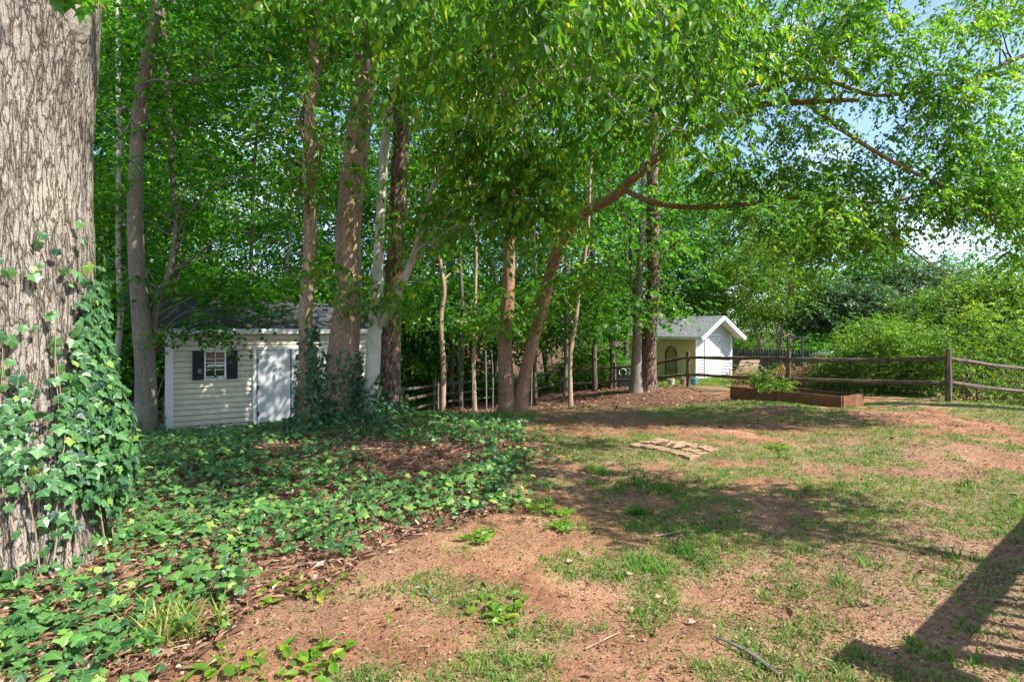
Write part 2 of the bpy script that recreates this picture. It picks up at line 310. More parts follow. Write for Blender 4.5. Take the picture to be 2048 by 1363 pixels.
class MB:
    """collects polygons in world coordinates and builds one mesh object"""
    def __init__(s): s.V = []; s.L = []; s.S = []; s.B = []; s.R = []; s.M = []; s.nv = 0; s.nl = 0
    def add(s, V, faces_flat, sizes, bk=None, rnd=None, mat=0):
        V = np.asarray(V, float); n = len(V); faces_flat = np.asarray(faces_flat, np.int64); sizes = np.asarray(sizes, np.int64)
        s.V.append(V); s.L.append(faces_flat + s.nv)
        st = np.concatenate([[0], np.cumsum(sizes)[:-1]]) + s.nl; s.S.append(st)
        s.B.append(V if bk is None else bk); s.R.append(np.zeros(n) if rnd is None else rnd); s.M.append(np.full(len(sizes), mat))
        s.nv += n; s.nl += len(faces_flat)
    def build(s, name, mats, parent=None, smooth=False, extra=None):
        if isinstance(mats, str): mats = [mats]
        V = np.concatenate(s.V)
        p = parent
        while p is not None: V = V - np.array(p.location); p = p.parent
        at = {'bk': np.concatenate(s.B), 'rnd': np.concatenate(s.R)}
        me = raw_mesh(name, V, np.concatenate(s.L), np.concatenate(s.S), mats, at, np.concatenate(s.M), smooth)
        return link(name, me, parent)
    def quads(s, V, Q, **k): Q = np.asarray(Q); s.add(V, Q.ravel(), np.full(len(Q), 4), **k)
    def box(s, c, size, ux=(1, 0, 0), uy=(0, 1, 0), uz=(0, 0, 1), **k):
        c = np.asarray(c, float); ux, uy, uz = (np.asarray(u, float) for u in (ux, uy, uz)); a, b_, d = (x / 2 for x in size)
        V = np.array([c + sx * a * ux + sy * b_ * uy + sz * d * uz for sz in (-1, 1) for sy in (-1, 1) for sx in (-1, 1)])
        s.quads(V, [(0, 2, 3, 1), (4, 5, 7, 6), (0, 1, 5, 4), (2, 6, 7, 3), (0, 4, 6, 2), (1, 3, 7, 5)], **k)

def smooth_path(pts, rad, seg):
    pts = np.asarray(pts, float); rad = np.asarray(rad, float); n = len(pts)
    if n == 2:
        t = np.linspace(0, 1, seg + 1)[:, None]; return pts[0] * (1 - t) + pts[1] * t, rad[0] + (rad[1] - rad[0]) * t[:, 0]
    E = np.vstack([2 * pts[0] - pts[1], pts, 2 * pts[-1] - pts[-2]]); ts = np.linspace(0, n - 1 - 1e-6, seg + 1)
    i = ts.astype(int); u = (ts - i)[:, None]
    p0, p1, p2, p3 = E[i], E[i + 1], E[i + 2], E[i + 3]
    C = .5 * (2 * p1 + (p2 - p0) * u + (2 * p0 - 5 * p1 + 4 * p2 - p3) * u ** 2 + (3 * p1 - p0 - 3 * p2 + p3) * u ** 3)
    return C, np.interp(ts, np.arange(n), rad)
def tube(mb, pts, rad, sides=8, seg=None, mat=0, lump=0., flare=0., flh=.4, lobes=5, seed=0, knots=0, rawpath=False, wig=0.):
    if rawpath: C, R = np.asarray(pts, float), np.asarray(rad, float)
    else: C, R = smooth_path(pts, rad, seg or max(3, 4 * (len(pts) - 1)))
    r = rg(seed)
    if wig:
        s0 = np.linspace(0, 1, len(C)); w = sum(np.sin(s0[:, None] * f + r.uniform(0, 6, 3)) / f for f in (6., 13., 27.)) * 6
        C = C + w * wig * np.sin(np.pi * np.clip(s0 * 1.0, 0, 1))[:, None] * np.array([1, 1, .3])
    n = len(C); T = nrm(np.gradient(C, axis=0))
    ref = np.array([0, -1., 0]) if abs(T[0][1]) < .9 else np.array([0, 0, 1.])
    A = np.empty((n, 3)); a = nrm(ref - T[0] * (ref @ T[0])); A[0] = a
    for i in range(1, n):
        a = a - T[i] * (a @ T[i]); a = a / max(np.linalg.norm(a), 1e-9); A[i] = a
    B = np.cross(T, A); s = np.concatenate([[0], np.cumsum(np.linalg.norm(np.diff(C, axis=0), axis=1))])
    th = np.linspace(0, 2 * np.pi, sides, endpoint=False)
    RR = np.repeat(R[:, None], sides, 1)
    if lump:
        ph = r.uniform(0, 100)
        RR = RR * (1 + lump * (2 * fbm(np.cos(th)[None] * 1.5 + ph + s[:, None] * .0, np.sin(th)[None] * 1.5 + s[:, None] * (1.2 / max(R.mean() * 2, .1)) * .5, int(seed) + 50, 3) - 1) * 2)
    if flare:
        p = r.uniform(0, 6); lob = .55 + .45 * np.cos(lobes * th + p) * np.cos(2 * th + p * 2)
        RR = RR * (1 + flare * np.exp(-s / flh)[:, None] * (0.5 + lob[None]))
    V = C[:, None] + RR[..., None] * (np.cos(th)[None, :, None] * A[:, None] + np.sin(th)[None, :, None] * B[:, None])
    bk = np.stack([np.cos(th)[None] * RR, np.sin(th)[None] * RR, np.repeat(s[:, None] + seed * 3.7, sides, 1)], -1)
    ii = np.arange(n - 1)[:, None] * sides; jj = np.arange(sides)[None]; j2 = (jj + 1) % sides
    Q = np.stack([ii + jj, ii + j2, ii + sides + j2, ii + sides + jj], -1).reshape(-1, 4)
    mb.quads(V.reshape(-1, 3), Q, bk=bk.reshape(-1, 3), mat=mat)
    # end cap
    tip = (n - 1) * sides
    mb.add(V[-1], np.arange(sides), [sides], bk=bk[-1], mat=mat)
    return C, R

# leaf shapes: (verts, faces) with y along the leaf
def T_(v, f): return np.array(v, float), [tuple(x) for x in f]
OVATE = T_([(0, 0, 0), (.24, .25, .07), (.22, .62, .05), (0, 1, -.14), (-.22, .62, .05), (-.24, .25, .07), (0, .45, -.03)], [(0, 1, 2, 6), (6, 2, 3), (6, 3, 4), (0, 6, 4, 5)])
BROAD = T_([(0, 0, 0), (.42, .22, .05), (.30, .5, .04), (.33, .72, .0), (0, 1, -.12), (-.33, .72, .0), (-.30, .5, .04), (-.42, .22, .05)], [(0, 1, 2, 3, 4), (0, 4, 5, 6, 7)])
RHOMB = T_([(0, 0, 0), (.30, .45, .05), (0, 1, -.06), (-.30, .45, .05)], [(0, 1, 2), (0, 2, 3)])
QUADL = T_([(0, 0, 0), (.32, .4, .06), (0, 1, -.05), (-.32, .45, .04)], [(0, 1, 2, 3)])
NARROW = T_([(0, 0, 0), (.15, .4, .02), (0, 1, -.08), (-.15, .45, .02)], [(0, 1, 2, 3)])
BLADE = T_([(-.045, 0, 0), (.045, 0, 0), (.032, .55, .05), (-.032, .55, .05), (0, 1, .22)], [(0, 1, 2, 3), (3, 2, 4)])
_iv = [(0, -.02), (.18, -.15), (.42, -.08), (.38, .14), (.55, .38), (.31, .49), (0, .88), (-.31, .49), (-.55, .38), (-.38, .14), (-.42, -.08), (-.18, -.15)]
IVY = T_([(0, .12, .05)] + [(x, y, -.05 * (abs(x) * 2 + max(0, y) * .6)) for x, y in _iv], [(0, i, i % 12 + 1) for i in range(1, 13)])
CURL = T_([(0, 0, 0), (.26, .22, .16), (.24, .62, .20), (0, 1, .18), (-.22, .62, .12), (-.26, .25, .20), (0, .45, -.02)], [(0, 1, 2, 6), (6, 2, 3), (6, 3, 4), (0, 6, 4, 5)])
CHIP = T_([(-.5, 0, 0), (.5, .1, .05), (.4, 1, .0), (-.45, .9, .12)], [(0, 1, 2, 3)])
MAPLE = T_([(0, .1, .03), (0, -.02, 0), (.25, .05, 0), (.52, .12, -.06), (.34, .3, 0), (.50, .62, -.08), (.22, .55, 0), (0, 1, -.12), (-.22, .55, 0), (-.50, .62, -.08), (-.34, .3, 0), (-.52, .12, -.06), (-.25, .05, 0)], [(0, i, i % 12 + 1) for i in range(1, 13)])

def add_leaves(mb, tmpl, pos, d, n, size, rnd, mat=0, width=1.0, keeplocal=False):
    TV, TF = tmpl; K = len(TV); M = len(pos)
    if M == 0: return
    d = nrm(d); n = nrm(n - d * (n * d).sum(-1, keepdims=True)); side = np.cross(d, n)
    w = np.broadcast_to(np.asarray(width, float), (M,))
    V = pos[:, None] + size[:, None, None] * (TV[None, :, 0:1] * w[:, None, None] * side[:, None] + TV[None, :, 1:2] * d[:, None] + TV[None, :, 2:3] * n[:, None])
    flat = np.concatenate([np.array(f) for f in TF]); sz = np.array([len(f) for f in TF])
    F = (np.arange(M)[:, None] * K + flat[None]).ravel(); S = np.tile(sz, M)
    bk = np.tile(TV, (M, 1)) if keeplocal else None
    mb.add(V.reshape(-1, 3), F, S, bk=bk, rnd=np.repeat(rnd, K), mat=mat)

def rv(r, n): return nrm(r.normal(size=(n, 3)))
def add_sprays(mb, r, org, d, L, nl, tmpl, size, droop=.35, hang=.2, flat=1.0, mat=0, twig=None, width=1., rshift=0., szj=.3):
    S = len(org); t = np.linspace(.12, 1, nl)[None] + r.uniform(-.05, .05, (S, nl))
    dd = droop * r.uniform(.5, 1.5, (S, 1))
    Pp = org[:, None] + d[:, None] * (L[:, None] * t)[..., None]; Pp[..., 2] -= dd * L[:, None] * t ** 2
    tan = np.repeat(d[:, None], nl, 1).copy(); tan[..., 2] -= 2 * dd * t; tan = nrm(tan)
    side = nrm(np.cross(tan, UP + r.normal(size=(S, 1, 3)) * .35)); sg = np.where(np.arange(nl) % 2 == 0, 1., -1.)[None, :, None]
    ld = tan * .55 + side * sg * .8 + r.normal(size=(S, nl, 3)) * .28; ld[..., 2] -= hang
    nn = UP * flat + r.normal(size=(S, nl, 3)) * .45
    sz = size * r.uniform(1 - szj, 1 + szj, (S, nl)) * (1 - .35 * np.abs(t - .5))
    rn = np.clip(r.normal(.45, .2, (S, nl)) + rshift + r.normal(0, .1, (S, 1)), 0, 1)
    add_leaves(mb, tmpl, Pp.reshape(-1, 3), ld.reshape(-1, 3), nn.reshape(-1, 3), sz.ravel(), rn.ravel(), mat, width)
    if twig is not None:
        q = np.linspace(0, 1, 4); C = org[:, None] + d[:, None] * (L[:, None] * q[None])[..., None]; C[..., 2] -= dd * L[:, None] * q[None] ** 2
        a = nrm(np.cross(d, UP + .01)); b2 = np.cross(d, a); rad = twig * (1 - .75 * q)
        ring = [math.cos(x) * a + math.sin(x) * b2 for x in (0, 2.094, 4.189)]
        V = np.stack([C + rad[None, :, None] * g[:, None] for g in ring], 2)      # S,4,3,3
        base = np.arange(S)[:, None, None] * 12 + np.arange(3)[None, :, None] * 3
        j = np.arange(3)[None, None]; j2 = (j + 1) % 3
        Q = np.stack([base + j, base + j2, base + 3 + j2, base + 3 + j], -1).reshape(-1, 4)
        mb.quads(V.reshape(-1, 3), Q, mat=mat + 1)

def clump_sprays(mb, r, cen, R, per, L, nl, tmpl, size, zf=.45, **k):
    """sprays round clump centres; R (n,) radii"""
    n = len(cen); off = r.normal(size=(n, per, 3)) * .48; off[..., 2] *= zf
    org = (cen[:, None] + off * R[:, None, None]).reshape(-1, 3)
    d = off + r.normal(size=(n, per, 3)) * .35; d[..., 2] *= .6; d = nrm(d).reshape(-1, 3)
    k['rshift'] = k.get('rshift', 0.) + np.repeat(r.normal(0, .16, n), per)[:, None]
    add_sprays(mb, r, org, d, L * r.uniform(.6, 1.3, n * per), nl, tmpl, size, **k)

def branches(mb, r, TP, TR, cen, rend=.008, sides=5, up=.25, rmax=.08, wig=.02):
    """a limb from the trunk polyline to each clump centre"""
    out = []
    for i, c in enumerate(cen):
        dz = c[2] - TP[:, 2]; dist = np.linalg.norm(TP - c, axis=1)
        cost = dist + np.where(dz < .3 * dist, 1.2 * (.3 * dist - dz), 0) + r.uniform(0, .4, len(TP))
        k = int(cost.argmin()); p = TP[k]; L = np.linalg.norm(c - p)
        r0 = min(TR[k] * .6, rmax, .010 * L + .012)
        mid = p * .5 + c * .5 + np.array([0, 0, up * L * .35]) + r.normal(size=3) * .06 * L
        C, R = tube(mb, [p, p * .75 + mid * .25 + r.normal(size=3) * .02 * L, mid, c * .6 + mid * .4 + r.normal(size=3) * .03 * L, c], [r0, r0 * .85, r0 * .6, r0 * .38, rend], sides, 10, seed=int(r.integers(1e6)) % 1000, wig=wig * L * .3)
        out.append((C, R))
    return out

# ------------------------------------------------------------------ the ground
def build_ground():
    def axis(lo, hi, c0, c1, fine, grow):
        a = [c0]
        while a[-1] < c1: a.append(a[-1] + fine)
        s = fine
        while a[-1] < hi: s *= grow; a.append(a[-1] + s)
        b_ = [c0]; s = fine
        while b_[-1] > lo: s *= grow; b_.append(b_[-1] - s)
        return np.array(sorted(set(b_[1:] + a)))
    xs = axis(-400, 400, -7, 9, .055, 1.06); ys = axis(-200, 900, 1.8, 12, .055, 1.05)
    X, Y = np.meshgrid(xs, ys); Z = ground_z(X, Y)
    bm_ = bed_mask(X, Y); g = grass_mask(X, Y)
    wood = np.clip(sstep(12.2, 14.5, Y) * sstep(7.5, 4.0, X) + sstep(-1.5, -4, X) * sstep(6, 8, Y), 0, 1)
    wood = np.maximum(wood, sstep(26, 30, Y)); bb = np.maximum(bm_ * .85, wood * .9)
    mul = np.clip(fbm(X * .8, Y * .8, 77) * 1.6 - .45, 0, 1) * .7 + .6 * sstep(1.0, 2.6, X) * sstep(5.2, 3.5, Y)
    mul = mul * (1 - .8 * sstep(8, 9, Y) * sstep(12, 10.5, Y)); 
    mask = np.stack([np.where(bb > .5, 0, g), bb, np.clip(mul, 0, 1)], -1).reshape(-1, 3)
    nx, ny = len(xs), len(ys); i = np.arange(ny - 1)[:, None] * nx + np.arange(nx - 1)[None]
    Q = np.stack([i, i + 1, i + nx + 1, i + nx], -1).reshape(-1)
    V = np.stack([X, Y, Z], -1).reshape(-1, 3)
    me = raw_mesh('ground', V, Q, np.arange(len(Q) // 4) * 4, ['ground'], {'mask': mask}, None, True)
    tag(link('ground', me), 'red clay yard with thin grass and brown mulch', None, kind='structure')
build_ground()

def scatter_leaves(name, label, cat, x, y, tmpl, size, mat, seed, lift=.01, tilt=.5, rndc=(.45, .2), width=1., kind='stuff', up=0., keep=False):
    r = rg(seed); n = len(x); z = ground_z(x, y) + lift * r.uniform(.2, 1.6, n)
    a = r.uniform(0, 2 * np.pi, n); d = np.stack([np.cos(a), np.sin(a), r.normal(0, .25, n) + up], -1)
    nn = UP + r.normal(size=(n, 3)) * tilt
    mb = MB(); add_leaves(mb, tmpl, np.stack([x, y, z], -1), d, nn, size, np.clip(r.normal(rndc[0], rndc[1], n), 0, 1), 0, width, keep)
    return mb
def fin_stuff(mb, name, label, cat, mats):
    o = mb.build(name, mats); tag(o, label, cat, kind='stuff'); return o

def rej(r, n, x0, x1, y0, y1, fn):
    x = r.uniform(x0, x1, n); y = r.uniform(y0, y1, n); k = r.uniform(size=n) < fn(x, y); return x[k], y[k]
# density weighted towards the camera: sample in polar wedge
def wedge(r, n, y0, y1, fn, p=1.0, s0=-.98, s1=.98):
    u = r.uniform(size=n); y = (y0 ** p + u * (y1 ** p - y0 ** p)) ** (1 / p) if p else y0 * (y1 / y0) ** u
    x = r.uniform(s0, s1, n) * (y + .3); k = r.uniform(size=n) < fn(x, y); return x[k], y[k]

def build_ground_cover():
    r = rg(11)
    # grass tufts
    x, y = wedge(r, 48000, 2.2, 15, lambda x, y: grass_mask(x, y) ** 1.3 * (1 - bed_mask(x, y)), 1.0)
    def blades(x, y, per, spread, hmin, hmax, seed, rc, bend=.5):
        r = rg(seed); n = len(x)
        X = (x[:, None] + r.normal(0, 1, (n, per)) * spread).ravel(); Y = (y[:, None] + r.normal(0, 1, (n, per)) * spread).ravel()
        Z = ground_z(X, Y) - .004
        a = r.uniform(0, 6.283, n * per); lean = r.uniform(.15, 1.0, n * per) * bend * 1.6
        d = np.stack([np.cos(a) * lean, np.sin(a) * lean, np.ones_like(a)], -1)
        nn = np.stack([-np.cos(a), -np.sin(a), lean], -1)
        sz = r.uniform(hmin, hmax, n * per) * np.repeat(r.uniform(.6, 1.2, n), per)
        rn = np.clip(r.normal(rc, .18, n * per) + np.repeat(r.normal(0, .12, n), per), 0, 1)
        return np.stack([X, Y, Z], -1), d, -nn, sz, rn
    mb = MB()
    for args, w in (((x, y, 8, .030, .022, .056, 12, .5), 1.7),):
        p, d, n_, s, rn = blades(*args); add_leaves(mb, BLADE, p, d, n_, s, rn, 0, w)
    # fuller tufts
    x2, y2 = wedge(r, 1500, 2.4, 13, lambda x, y: (grass_mask(x, y) > .25) * .5 * (1 - bed_mask(x, y)), 1.0)
    p, d, n_, s, rn = blades(x2, y2, 26, .045, .04, .10, 13, .4, .7); add_leaves(mb, BLADE, p, d, n_, s, rn, 0, 1.3)
    # stray grass everywhere
    x3, y3 = wedge(r, 22000, 2.2, 14, lambda x, y: (.15 + .75 * sstep(.45, .6, fbm(x * 3.1, y * 3.1, 333, 3))) * (1 - bed_mask(x, y)) + .08, .8)
    p, d, n_, s, rn = blades(x3, y3, 3, .02, .02, .045, 14, .6); add_leaves(mb, BLADE, p, d, n_, s, rn, 0, 1.6)
    # a few marked tufts seen in the photo
    for px, py, R, h, c in [(1275,1015,.0,.10,.30),(1290,958,.16,.12,.22),(1190,938,.05,.12,.75),(1205,942,.04,.09,.15),(1640,978,.10,.10,.8),(1090,1000,.06,.08,.7),(1330,970,.1,.08,.25),(1380,1105,.1,.1,.15),(1440,1095,.12,.08,.7),(1290,1130,.09,.09,.5),(340,1262,.09,.20,.85),(1330,905,.15,.07,.5),(1520,810,.3,.05,.4),(1350,815,.35,.06,.45)]:
        q = (EYE * FPX) / (py - HZ); X = (px - 1024) * q / FPX; k = 40
        xx = r.normal(X, max(R, .04), k); yy = r.normal(q, max(R * 1.1, .04), k)
        p, d, n_, s, rn = blades(xx, yy, 10, .02, h * .6, h, int(px), c, .8); add_leaves(mb, BLADE, p, d, n_, s, rn, 0, .9)
    # lawn beyond the fence on the right
    x4, y4 = rej(r, 26000, 5, 15, 20.5, 27, lambda x, y: .8 + 0 * x)
    p, d, n_, s, rn = blades(x4, y4, 3, .06, .06, .12, 15, .7); add_leaves(mb, BLADE, p, d, n_, s, rn, 0, 2.5)
    fin_stuff(mb, 'grass', 'thin patchy grass growing over red clay', 'grass', 'grass_blade')
    # small clover / weeds
    x, y = wedge(r, 9000, 2.2, 12, lambda x, y: np.clip(fbm(x * 1.6, y * 1.6, 61) * 3 - 1.45, 0, 1) * (1 - bed_mask(x, y) * .8) * sstep(4.5, 1.0, x) * .8, 1.0)
    mb = scatter_leaves('', '', '', x, y, RHOMB, r.uniform(.015, .035, len(x)), None, 16, .03, .6, (.55, .2), 1.5)
    k = 45     # leafy weed rosettes
    for px, py, R in [(992,1228,.16),(1075,1015,.15),(1115,1025,.12),(960,1075,.10),(1130,1055,.12),(1560,900,.12),(600,1180,.2),(480,1330,.22),(640,1330,.14)]:
        q = (EYE * FPX) / (py - HZ); X = (px - 1024) * q / FPX; xx = r.normal(X, R * .6, k); yy = r.normal(q, R * .6, k)
        a = r.uniform(0, 6.28, k); add_leaves(mb, OVATE, np.stack([xx, yy, ground_z(xx, yy) + .02], -1), np.stack([np.cos(a), np.sin(a), .35 + 0 * a], -1), UP + r.normal(size=(k, 3)) * .3, r.uniform(.04, .08, k), np.clip(r.normal(.6, .15, k), 0, 1), 0, 1.2)
    fin_stuff(mb, 'weeds', 'small broad leaved weeds sprouting between the grass', 'weeds', 'bright_leaf')
    # bark chips and crumbs of mulch over the yard
    x, y = wedge(r, 100000, 2.1, 12, lambda x, y: .35 + .6 * np.clip(fbm(x * .8, y * .8, 77) * 1.8 - .5, 0, 1) + .5 * (x > 1.2) * (y < 5), .5)
    mb = scatter_leaves('', '', '', x, y, CHIP, r.uniform(.005, .015, len(x)) * (1 + .12 * y), None, 17, .012, .5, (.45, .25), r.uniform(.25, .8, len(x)))
    fin_stuff(mb, 'mulch', 'brown bark mulch crumbs strewn over the yard', 'mulch', 'chip')
    # dead leaves in the ivy bed, under the trees and on the yard
    def dens(x, y): return np.clip(bed_mask(x, y) * 1.0 + .018 + .42 * sstep(12, 13.5, y) * (x < 6), 0, 1)
    x, y = wedge(r, 56000, 2.1, 20, dens, .9)
    sz = r.uniform(.018, .066, len(x)) * (1 + .03 * y)
    mb = scatter_leaves('', '', '', x, y, CURL, sz, None, 18, .02, 1.1, (.5, .27), r.uniform(.6, 1.5, len(x)))
    x, y = wedge(r, 42000, 2.1, 11, lambda x, y: bed_mask(x, y) * .9 + .28, .8)       # pine straw
    add_leaves(mb, CHIP, np.stack([x, y, ground_z(x, y) + r.uniform(.005, .04, len(x))], -1), np.stack([r.normal(size=len(x)), r.normal(size=len(x)), r.normal(size=len(x)) * .12], -1), UP + r.normal(size=(len(x), 3)) * .3, r.uniform(.04, .15, len(x)) * np.where(bed_mask(x, y) > 0, 1., .5), np.clip(r.normal(.55, .2, len(x)), 0, 1), 0, .035)
    fin_stuff(mb, 'leaf_litter', 'dry brown fallen leaves and pine straw in the ivy bed', 'leaf litter', 'dead_leaf')
    # ground ivy
    def ivd(x, y):
        n = fbm(x * .9, y * .9, 91, 4); m = bed_mask(x, y)
        near = sstep(-1.0, -2.2, x)
        d = sstep(.455, .61, n * .6 + .4 * fbm(x * 2.6, y * 2.6, 95, 3) + .03 * near + .16 * sstep(8.0, 9.8, y) + .12 * sstep(-3.2, -4.4, x)) * .9
        for (gx, gy, gr, ga) in [(-2.3, 3.0, .38, .9), (-2.5, 2.75, .5, .7), (-1.95, 3.5, .35, .6), (-1.5, 4.2, .4, .75), (-.85, 5.3, .55, .9), (-.4, 6.1, .5, .8), (-2.6, 4.3, .6, .8), (-3.4, 6, 1, .5), (-1.3, 9.0, 1.6, .45),
                                 (-2, 7, .65, -.7), (-1.2, 7.6, .5, -.6), (-2.0, 5.3, .4, -.6), (-1.5, 3.75, .25, -.5), (-2.45, 3.55, .3, -.5), (-.6, 7.0, .5, -.7), (-2.9, 8.6, .5, -.5), (-1.4, 6.3, .5, -.6), (-.2, 8.4, .45, -.6), (-2.9, 6.6, .4, -.6), (-1.9, 9.2, .5, -.5)]:
            d = d + ga * np.exp(-((x - gx) ** 2 + (y - gy) ** 2) / gr ** 2)
        edge = sstep(.52, .62, n) * .3 * in_poly(x - .5, y - .2, BED)
        return np.clip(m * d + edge * .5, 0, 1)
    x, y = wedge(r, 60000, 2.0, 13.5, ivd, 1.2)
    n = len(x); z = ground_z(x, y) + r.uniform(.02, .14, n) * (.6 + .8 * fbm(x * 2, y * 2, 92))
    a = r.uniform(0, 6.283, n); d = np.stack([np.cos(a), np.sin(a) - .25, r.normal(-.15, .25, n)], -1)
    nn = UP + np.array([.1, -.35, 0]) + r.normal(size=(n, 3)) * .38
    mb = MB(); add_leaves(mb, IVY, np.stack([x, y, z], -1), d, nn, np.clip(r.lognormal(-3.02, .32, n), .018, .095) * (1 + .02 * y), np.clip(r.normal(.42, .24, n) + .25 * (fbm(x * 1.5, y * 1.5, 93) - .5) + .25 * (r.uniform(size=n) < .08), 0, 1), 0, 1., True)
    for k in range(170):      # runners
        i = int(r.integers(n)); a0 = r.uniform(0, 6.28); px_, py_ = x[i], y[i]; pts = []
        for q in range(6): pts.append([px_, py_, gz(px_, py_) + .03 + .03 * (q % 2)]); a0 += r.normal(0, .6); px_ += .10 * math.cos(a0); py_ += .10 * math.sin(a0)
        tube(mb, pts, np.full(6, .0032), 4, 12, mat=1, seed=k)
    o = fin_stuff(mb, 'ground_ivy', 'green ivy spreading over the bed around the trunks', 'ivy', ['ground_ivy_leaf', 'vine'])
    bk = o.data.attributes['bk']; lf = o.data.attributes.new('lf', 'FLOAT_VECTOR', 'POINT')
    buf = np.empty(len(o.data.vertices) * 3, np.float32); bk.data.foreach_get('vector', buf); lf.data.foreach_set('vector', buf)
build_ground_cover()

def ivy_obj(mb, name, parent_label, label, loc, mats=('ivy_leaf', 'vine')):
    root = thing(name, label, 'ivy', loc)
    o = mb.build('leaves', list(mats), root)
    bk = o.data.attributes['bk']; lf = o.data.attributes.new('lf', 'FLOAT_VECTOR', 'POINT')
    buf = np.empty(len(o.data.vertices) * 3, np.float32); bk.data.foreach_get('vector', buf); lf.data.foreach_set('vector', buf)
    return root, o

# ------------------------------------------------------------------ big oak at the left
OC = np.array([-3.45, 3.9])
def build_oak():
    r = rg(101)
    z0 = gz(*OC) - .15
    root = thing('oak_tree', 'huge furrowed grey trunk at the left edge, wrapped in ivy below', 'tree', (OC[0], OC[1], z0 + .15))
    nz, na = 420, 160
    zz = np.linspace(0, 9, nz); th = np.linspace(0, 2 * np.pi, na, endpoint=False)
    TH, ZZ = np.meshgrid(th, zz)
    R = .50 - .012 * ZZ + .07 * sstep(2.6, 4.2, ZZ)
    R = R + (.10 + .08 * np.cos(5 * TH + 1) * np.cos(2 * TH)) * np.exp(-ZZ / .35)
    tsc, zsc = -.16, 3.72 - z0
    R = R + .07 * np.exp(-((ZZ - zsc) / .30) ** 2 - (((TH - tsc + np.pi) % (2 * np.pi) - np.pi) / .40) ** 2)       # branch collar
    R = R + .03 * (fbm(np.cos(TH) * 1.6 + 5, np.sin(TH) * 1.6 + ZZ * .9, 7, 3) - .5) * 2
    # furrowed ridges
    u = TH * .5 * 17; wob = (fbm(np.cos(TH) * 3 + 9, np.sin(TH) * 3 + ZZ * 2, 8, 3) - .5) * 5
    ridge = np.abs(vnoise(np.cos(TH) * 9 + wob * .3, np.sin(TH) * 9 + ZZ * 1.6, 9) - .5) * 2
    R = R - .014 * (1 - sstep(0, .35, ridge))
    X = OC[0] + R * np.cos(TH) + .03 * ZZ * 0; Y = OC[1] + R * np.sin(TH); Z = z0 + ZZ
    mb = MB(); i = np.arange(nz - 1)[:, None] * na; j = np.arange(na)[None]; j2 = (j + 1) % na
    Q = np.stack([i + j, i + j2, i + na + j2, i + na + j], -1).reshape(-1, 4)
    mb.quads(np.stack([X, Y, Z], -1).reshape(-1, 3), Q, bk=np.stack([R * np.cos(TH), R * np.sin(TH), ZZ], -1).reshape(-1, 3))
    TP, TR = [], []
    for k in range(9):      # high limbs above the picture
        a = k * 2.4 + .3; c = np.array([OC[0], OC[1], z0 + 7.2 + .2 * k]); e = c + np.array([math.cos(a) * 4.5, math.sin(a) * 4.5, 2.5 + (k % 3)])
        C, Rr = tube(mb, [c, c * .5 + e * .5 + np.array([0, 0, .8]), e], [.18, .11, .05], 7, 10, seed=k); TP.append(C); TR.append(Rr)
    mb.build('trunk', 'oak_bark', root, True)
    TP = np.concatenate(TP); TR = np.concatenate(TR)
    mb = MB(); n = 60; a = r.uniform(0, 6.28, n); q = r.uniform(1.5, 6.5, n)
    cen = np.stack([OC[0] + q * np.cos(a), OC[1] + q * np.sin(a), r.uniform(8.6, 12.5, n)], -1)
    clump_sprays(mb, r, cen, np.full(n, 1.5), 22, .8, 9, BROAD, .15, mat=0)
    # the low spray of broad pale leaves across the top of the trunk
    base = P(60, -60, 3.0)
    org = base + r.normal(size=(5, 3)) * np.array([.05, .05, .03]); d = nrm(np.array([[.9, -.1, -.25], [.6, .1, -.5], [1., 0, -.1], [.3, 0, -.6], [.8, .2, -.4]]))
    add_sprays(mb, r, org, d, np.array([.30, .22, .34, .2, .26]), 5, MAPLE, .13, droop=.2, hang=.35, flat=.8, mat=0, rshift=.3)
    mb.build('crown', ['maple_leaf', 'twig'], root)
    # healed branch scar
    mb = MB(); ia = np.argmin(np.abs(zz - zsc)); tn = 15; V = []
    for iz in range(-tn, tn + 1):
        zq = zsc + .20 * iz / tn; kz = int(np.argmin(np.abs(zz - zq))); half = .17 * math.sqrt(max(0, 1 - (iz / tn) ** 2)) + .004
        for it in range(-6, 7):
            t = tsc + half * it / 6; ka = int(round((t % (2 * np.pi)) / (2 * np.pi) * na)) % na; rr = R[kz, ka] + .028 * (1 - (it / 6) ** 4 * .9) * (1 - (iz / tn) ** 4 * .9) - .004
            V.append([OC[0] + rr * math.cos(t), OC[1] + rr * math.sin(t), z0 + zq])
    n = 2 * tn + 1; i = np.arange(n - 1)[:, None] * 13 + np.arange(12)[None]; mb.quads(np.array(V), np.stack([i, i + 1, i + 14, i + 13], -1).reshape(-1, 4)); mb.build('healed_scar', 'scar_wood', root, True)
    # ivy on the trunk
    face = math.atan2(-OC[1], -OC[0])                     # towards the camera
    mb = MB(); n = 11500; da = r.uniform(-1.7, 1.7, n); h = r.uniform(0, 2.35, n) 
    top = 1.35 + .62 * sstep(.35, 1.0, da) + .25 * (vnoise(da * 5, da * 0, 5) - .5) - .35 * sstep(0, -.8, da)
    dens = sstep(top + .12, top - .25, h) * (.12 + .80 * sstep(.42, .58, fbm(da * 2.2, h * 2.0, 301, 3) + .22 * sstep(.1, .8, da)))
    dens *= .10 + .90 * sstep(.40, .75, h + .25 * sstep(.5, 1.1, da))
    dens = np.where((h < 2.3) & (h > top), .02 * (da > -.3), dens)
    k = r.uniform(size=n) < dens; da, h = da[k], h[k]; n = len(h)
    bulge = .03 + .15 * sstep(.5, 1.2, da) * np.exp(-((h - .75) / .5) ** 2) + .06 * sstep(1.4, .6, h)
    rr = .52 + bulge * r.uniform(.1, 1, n) ** .6; a = face + da
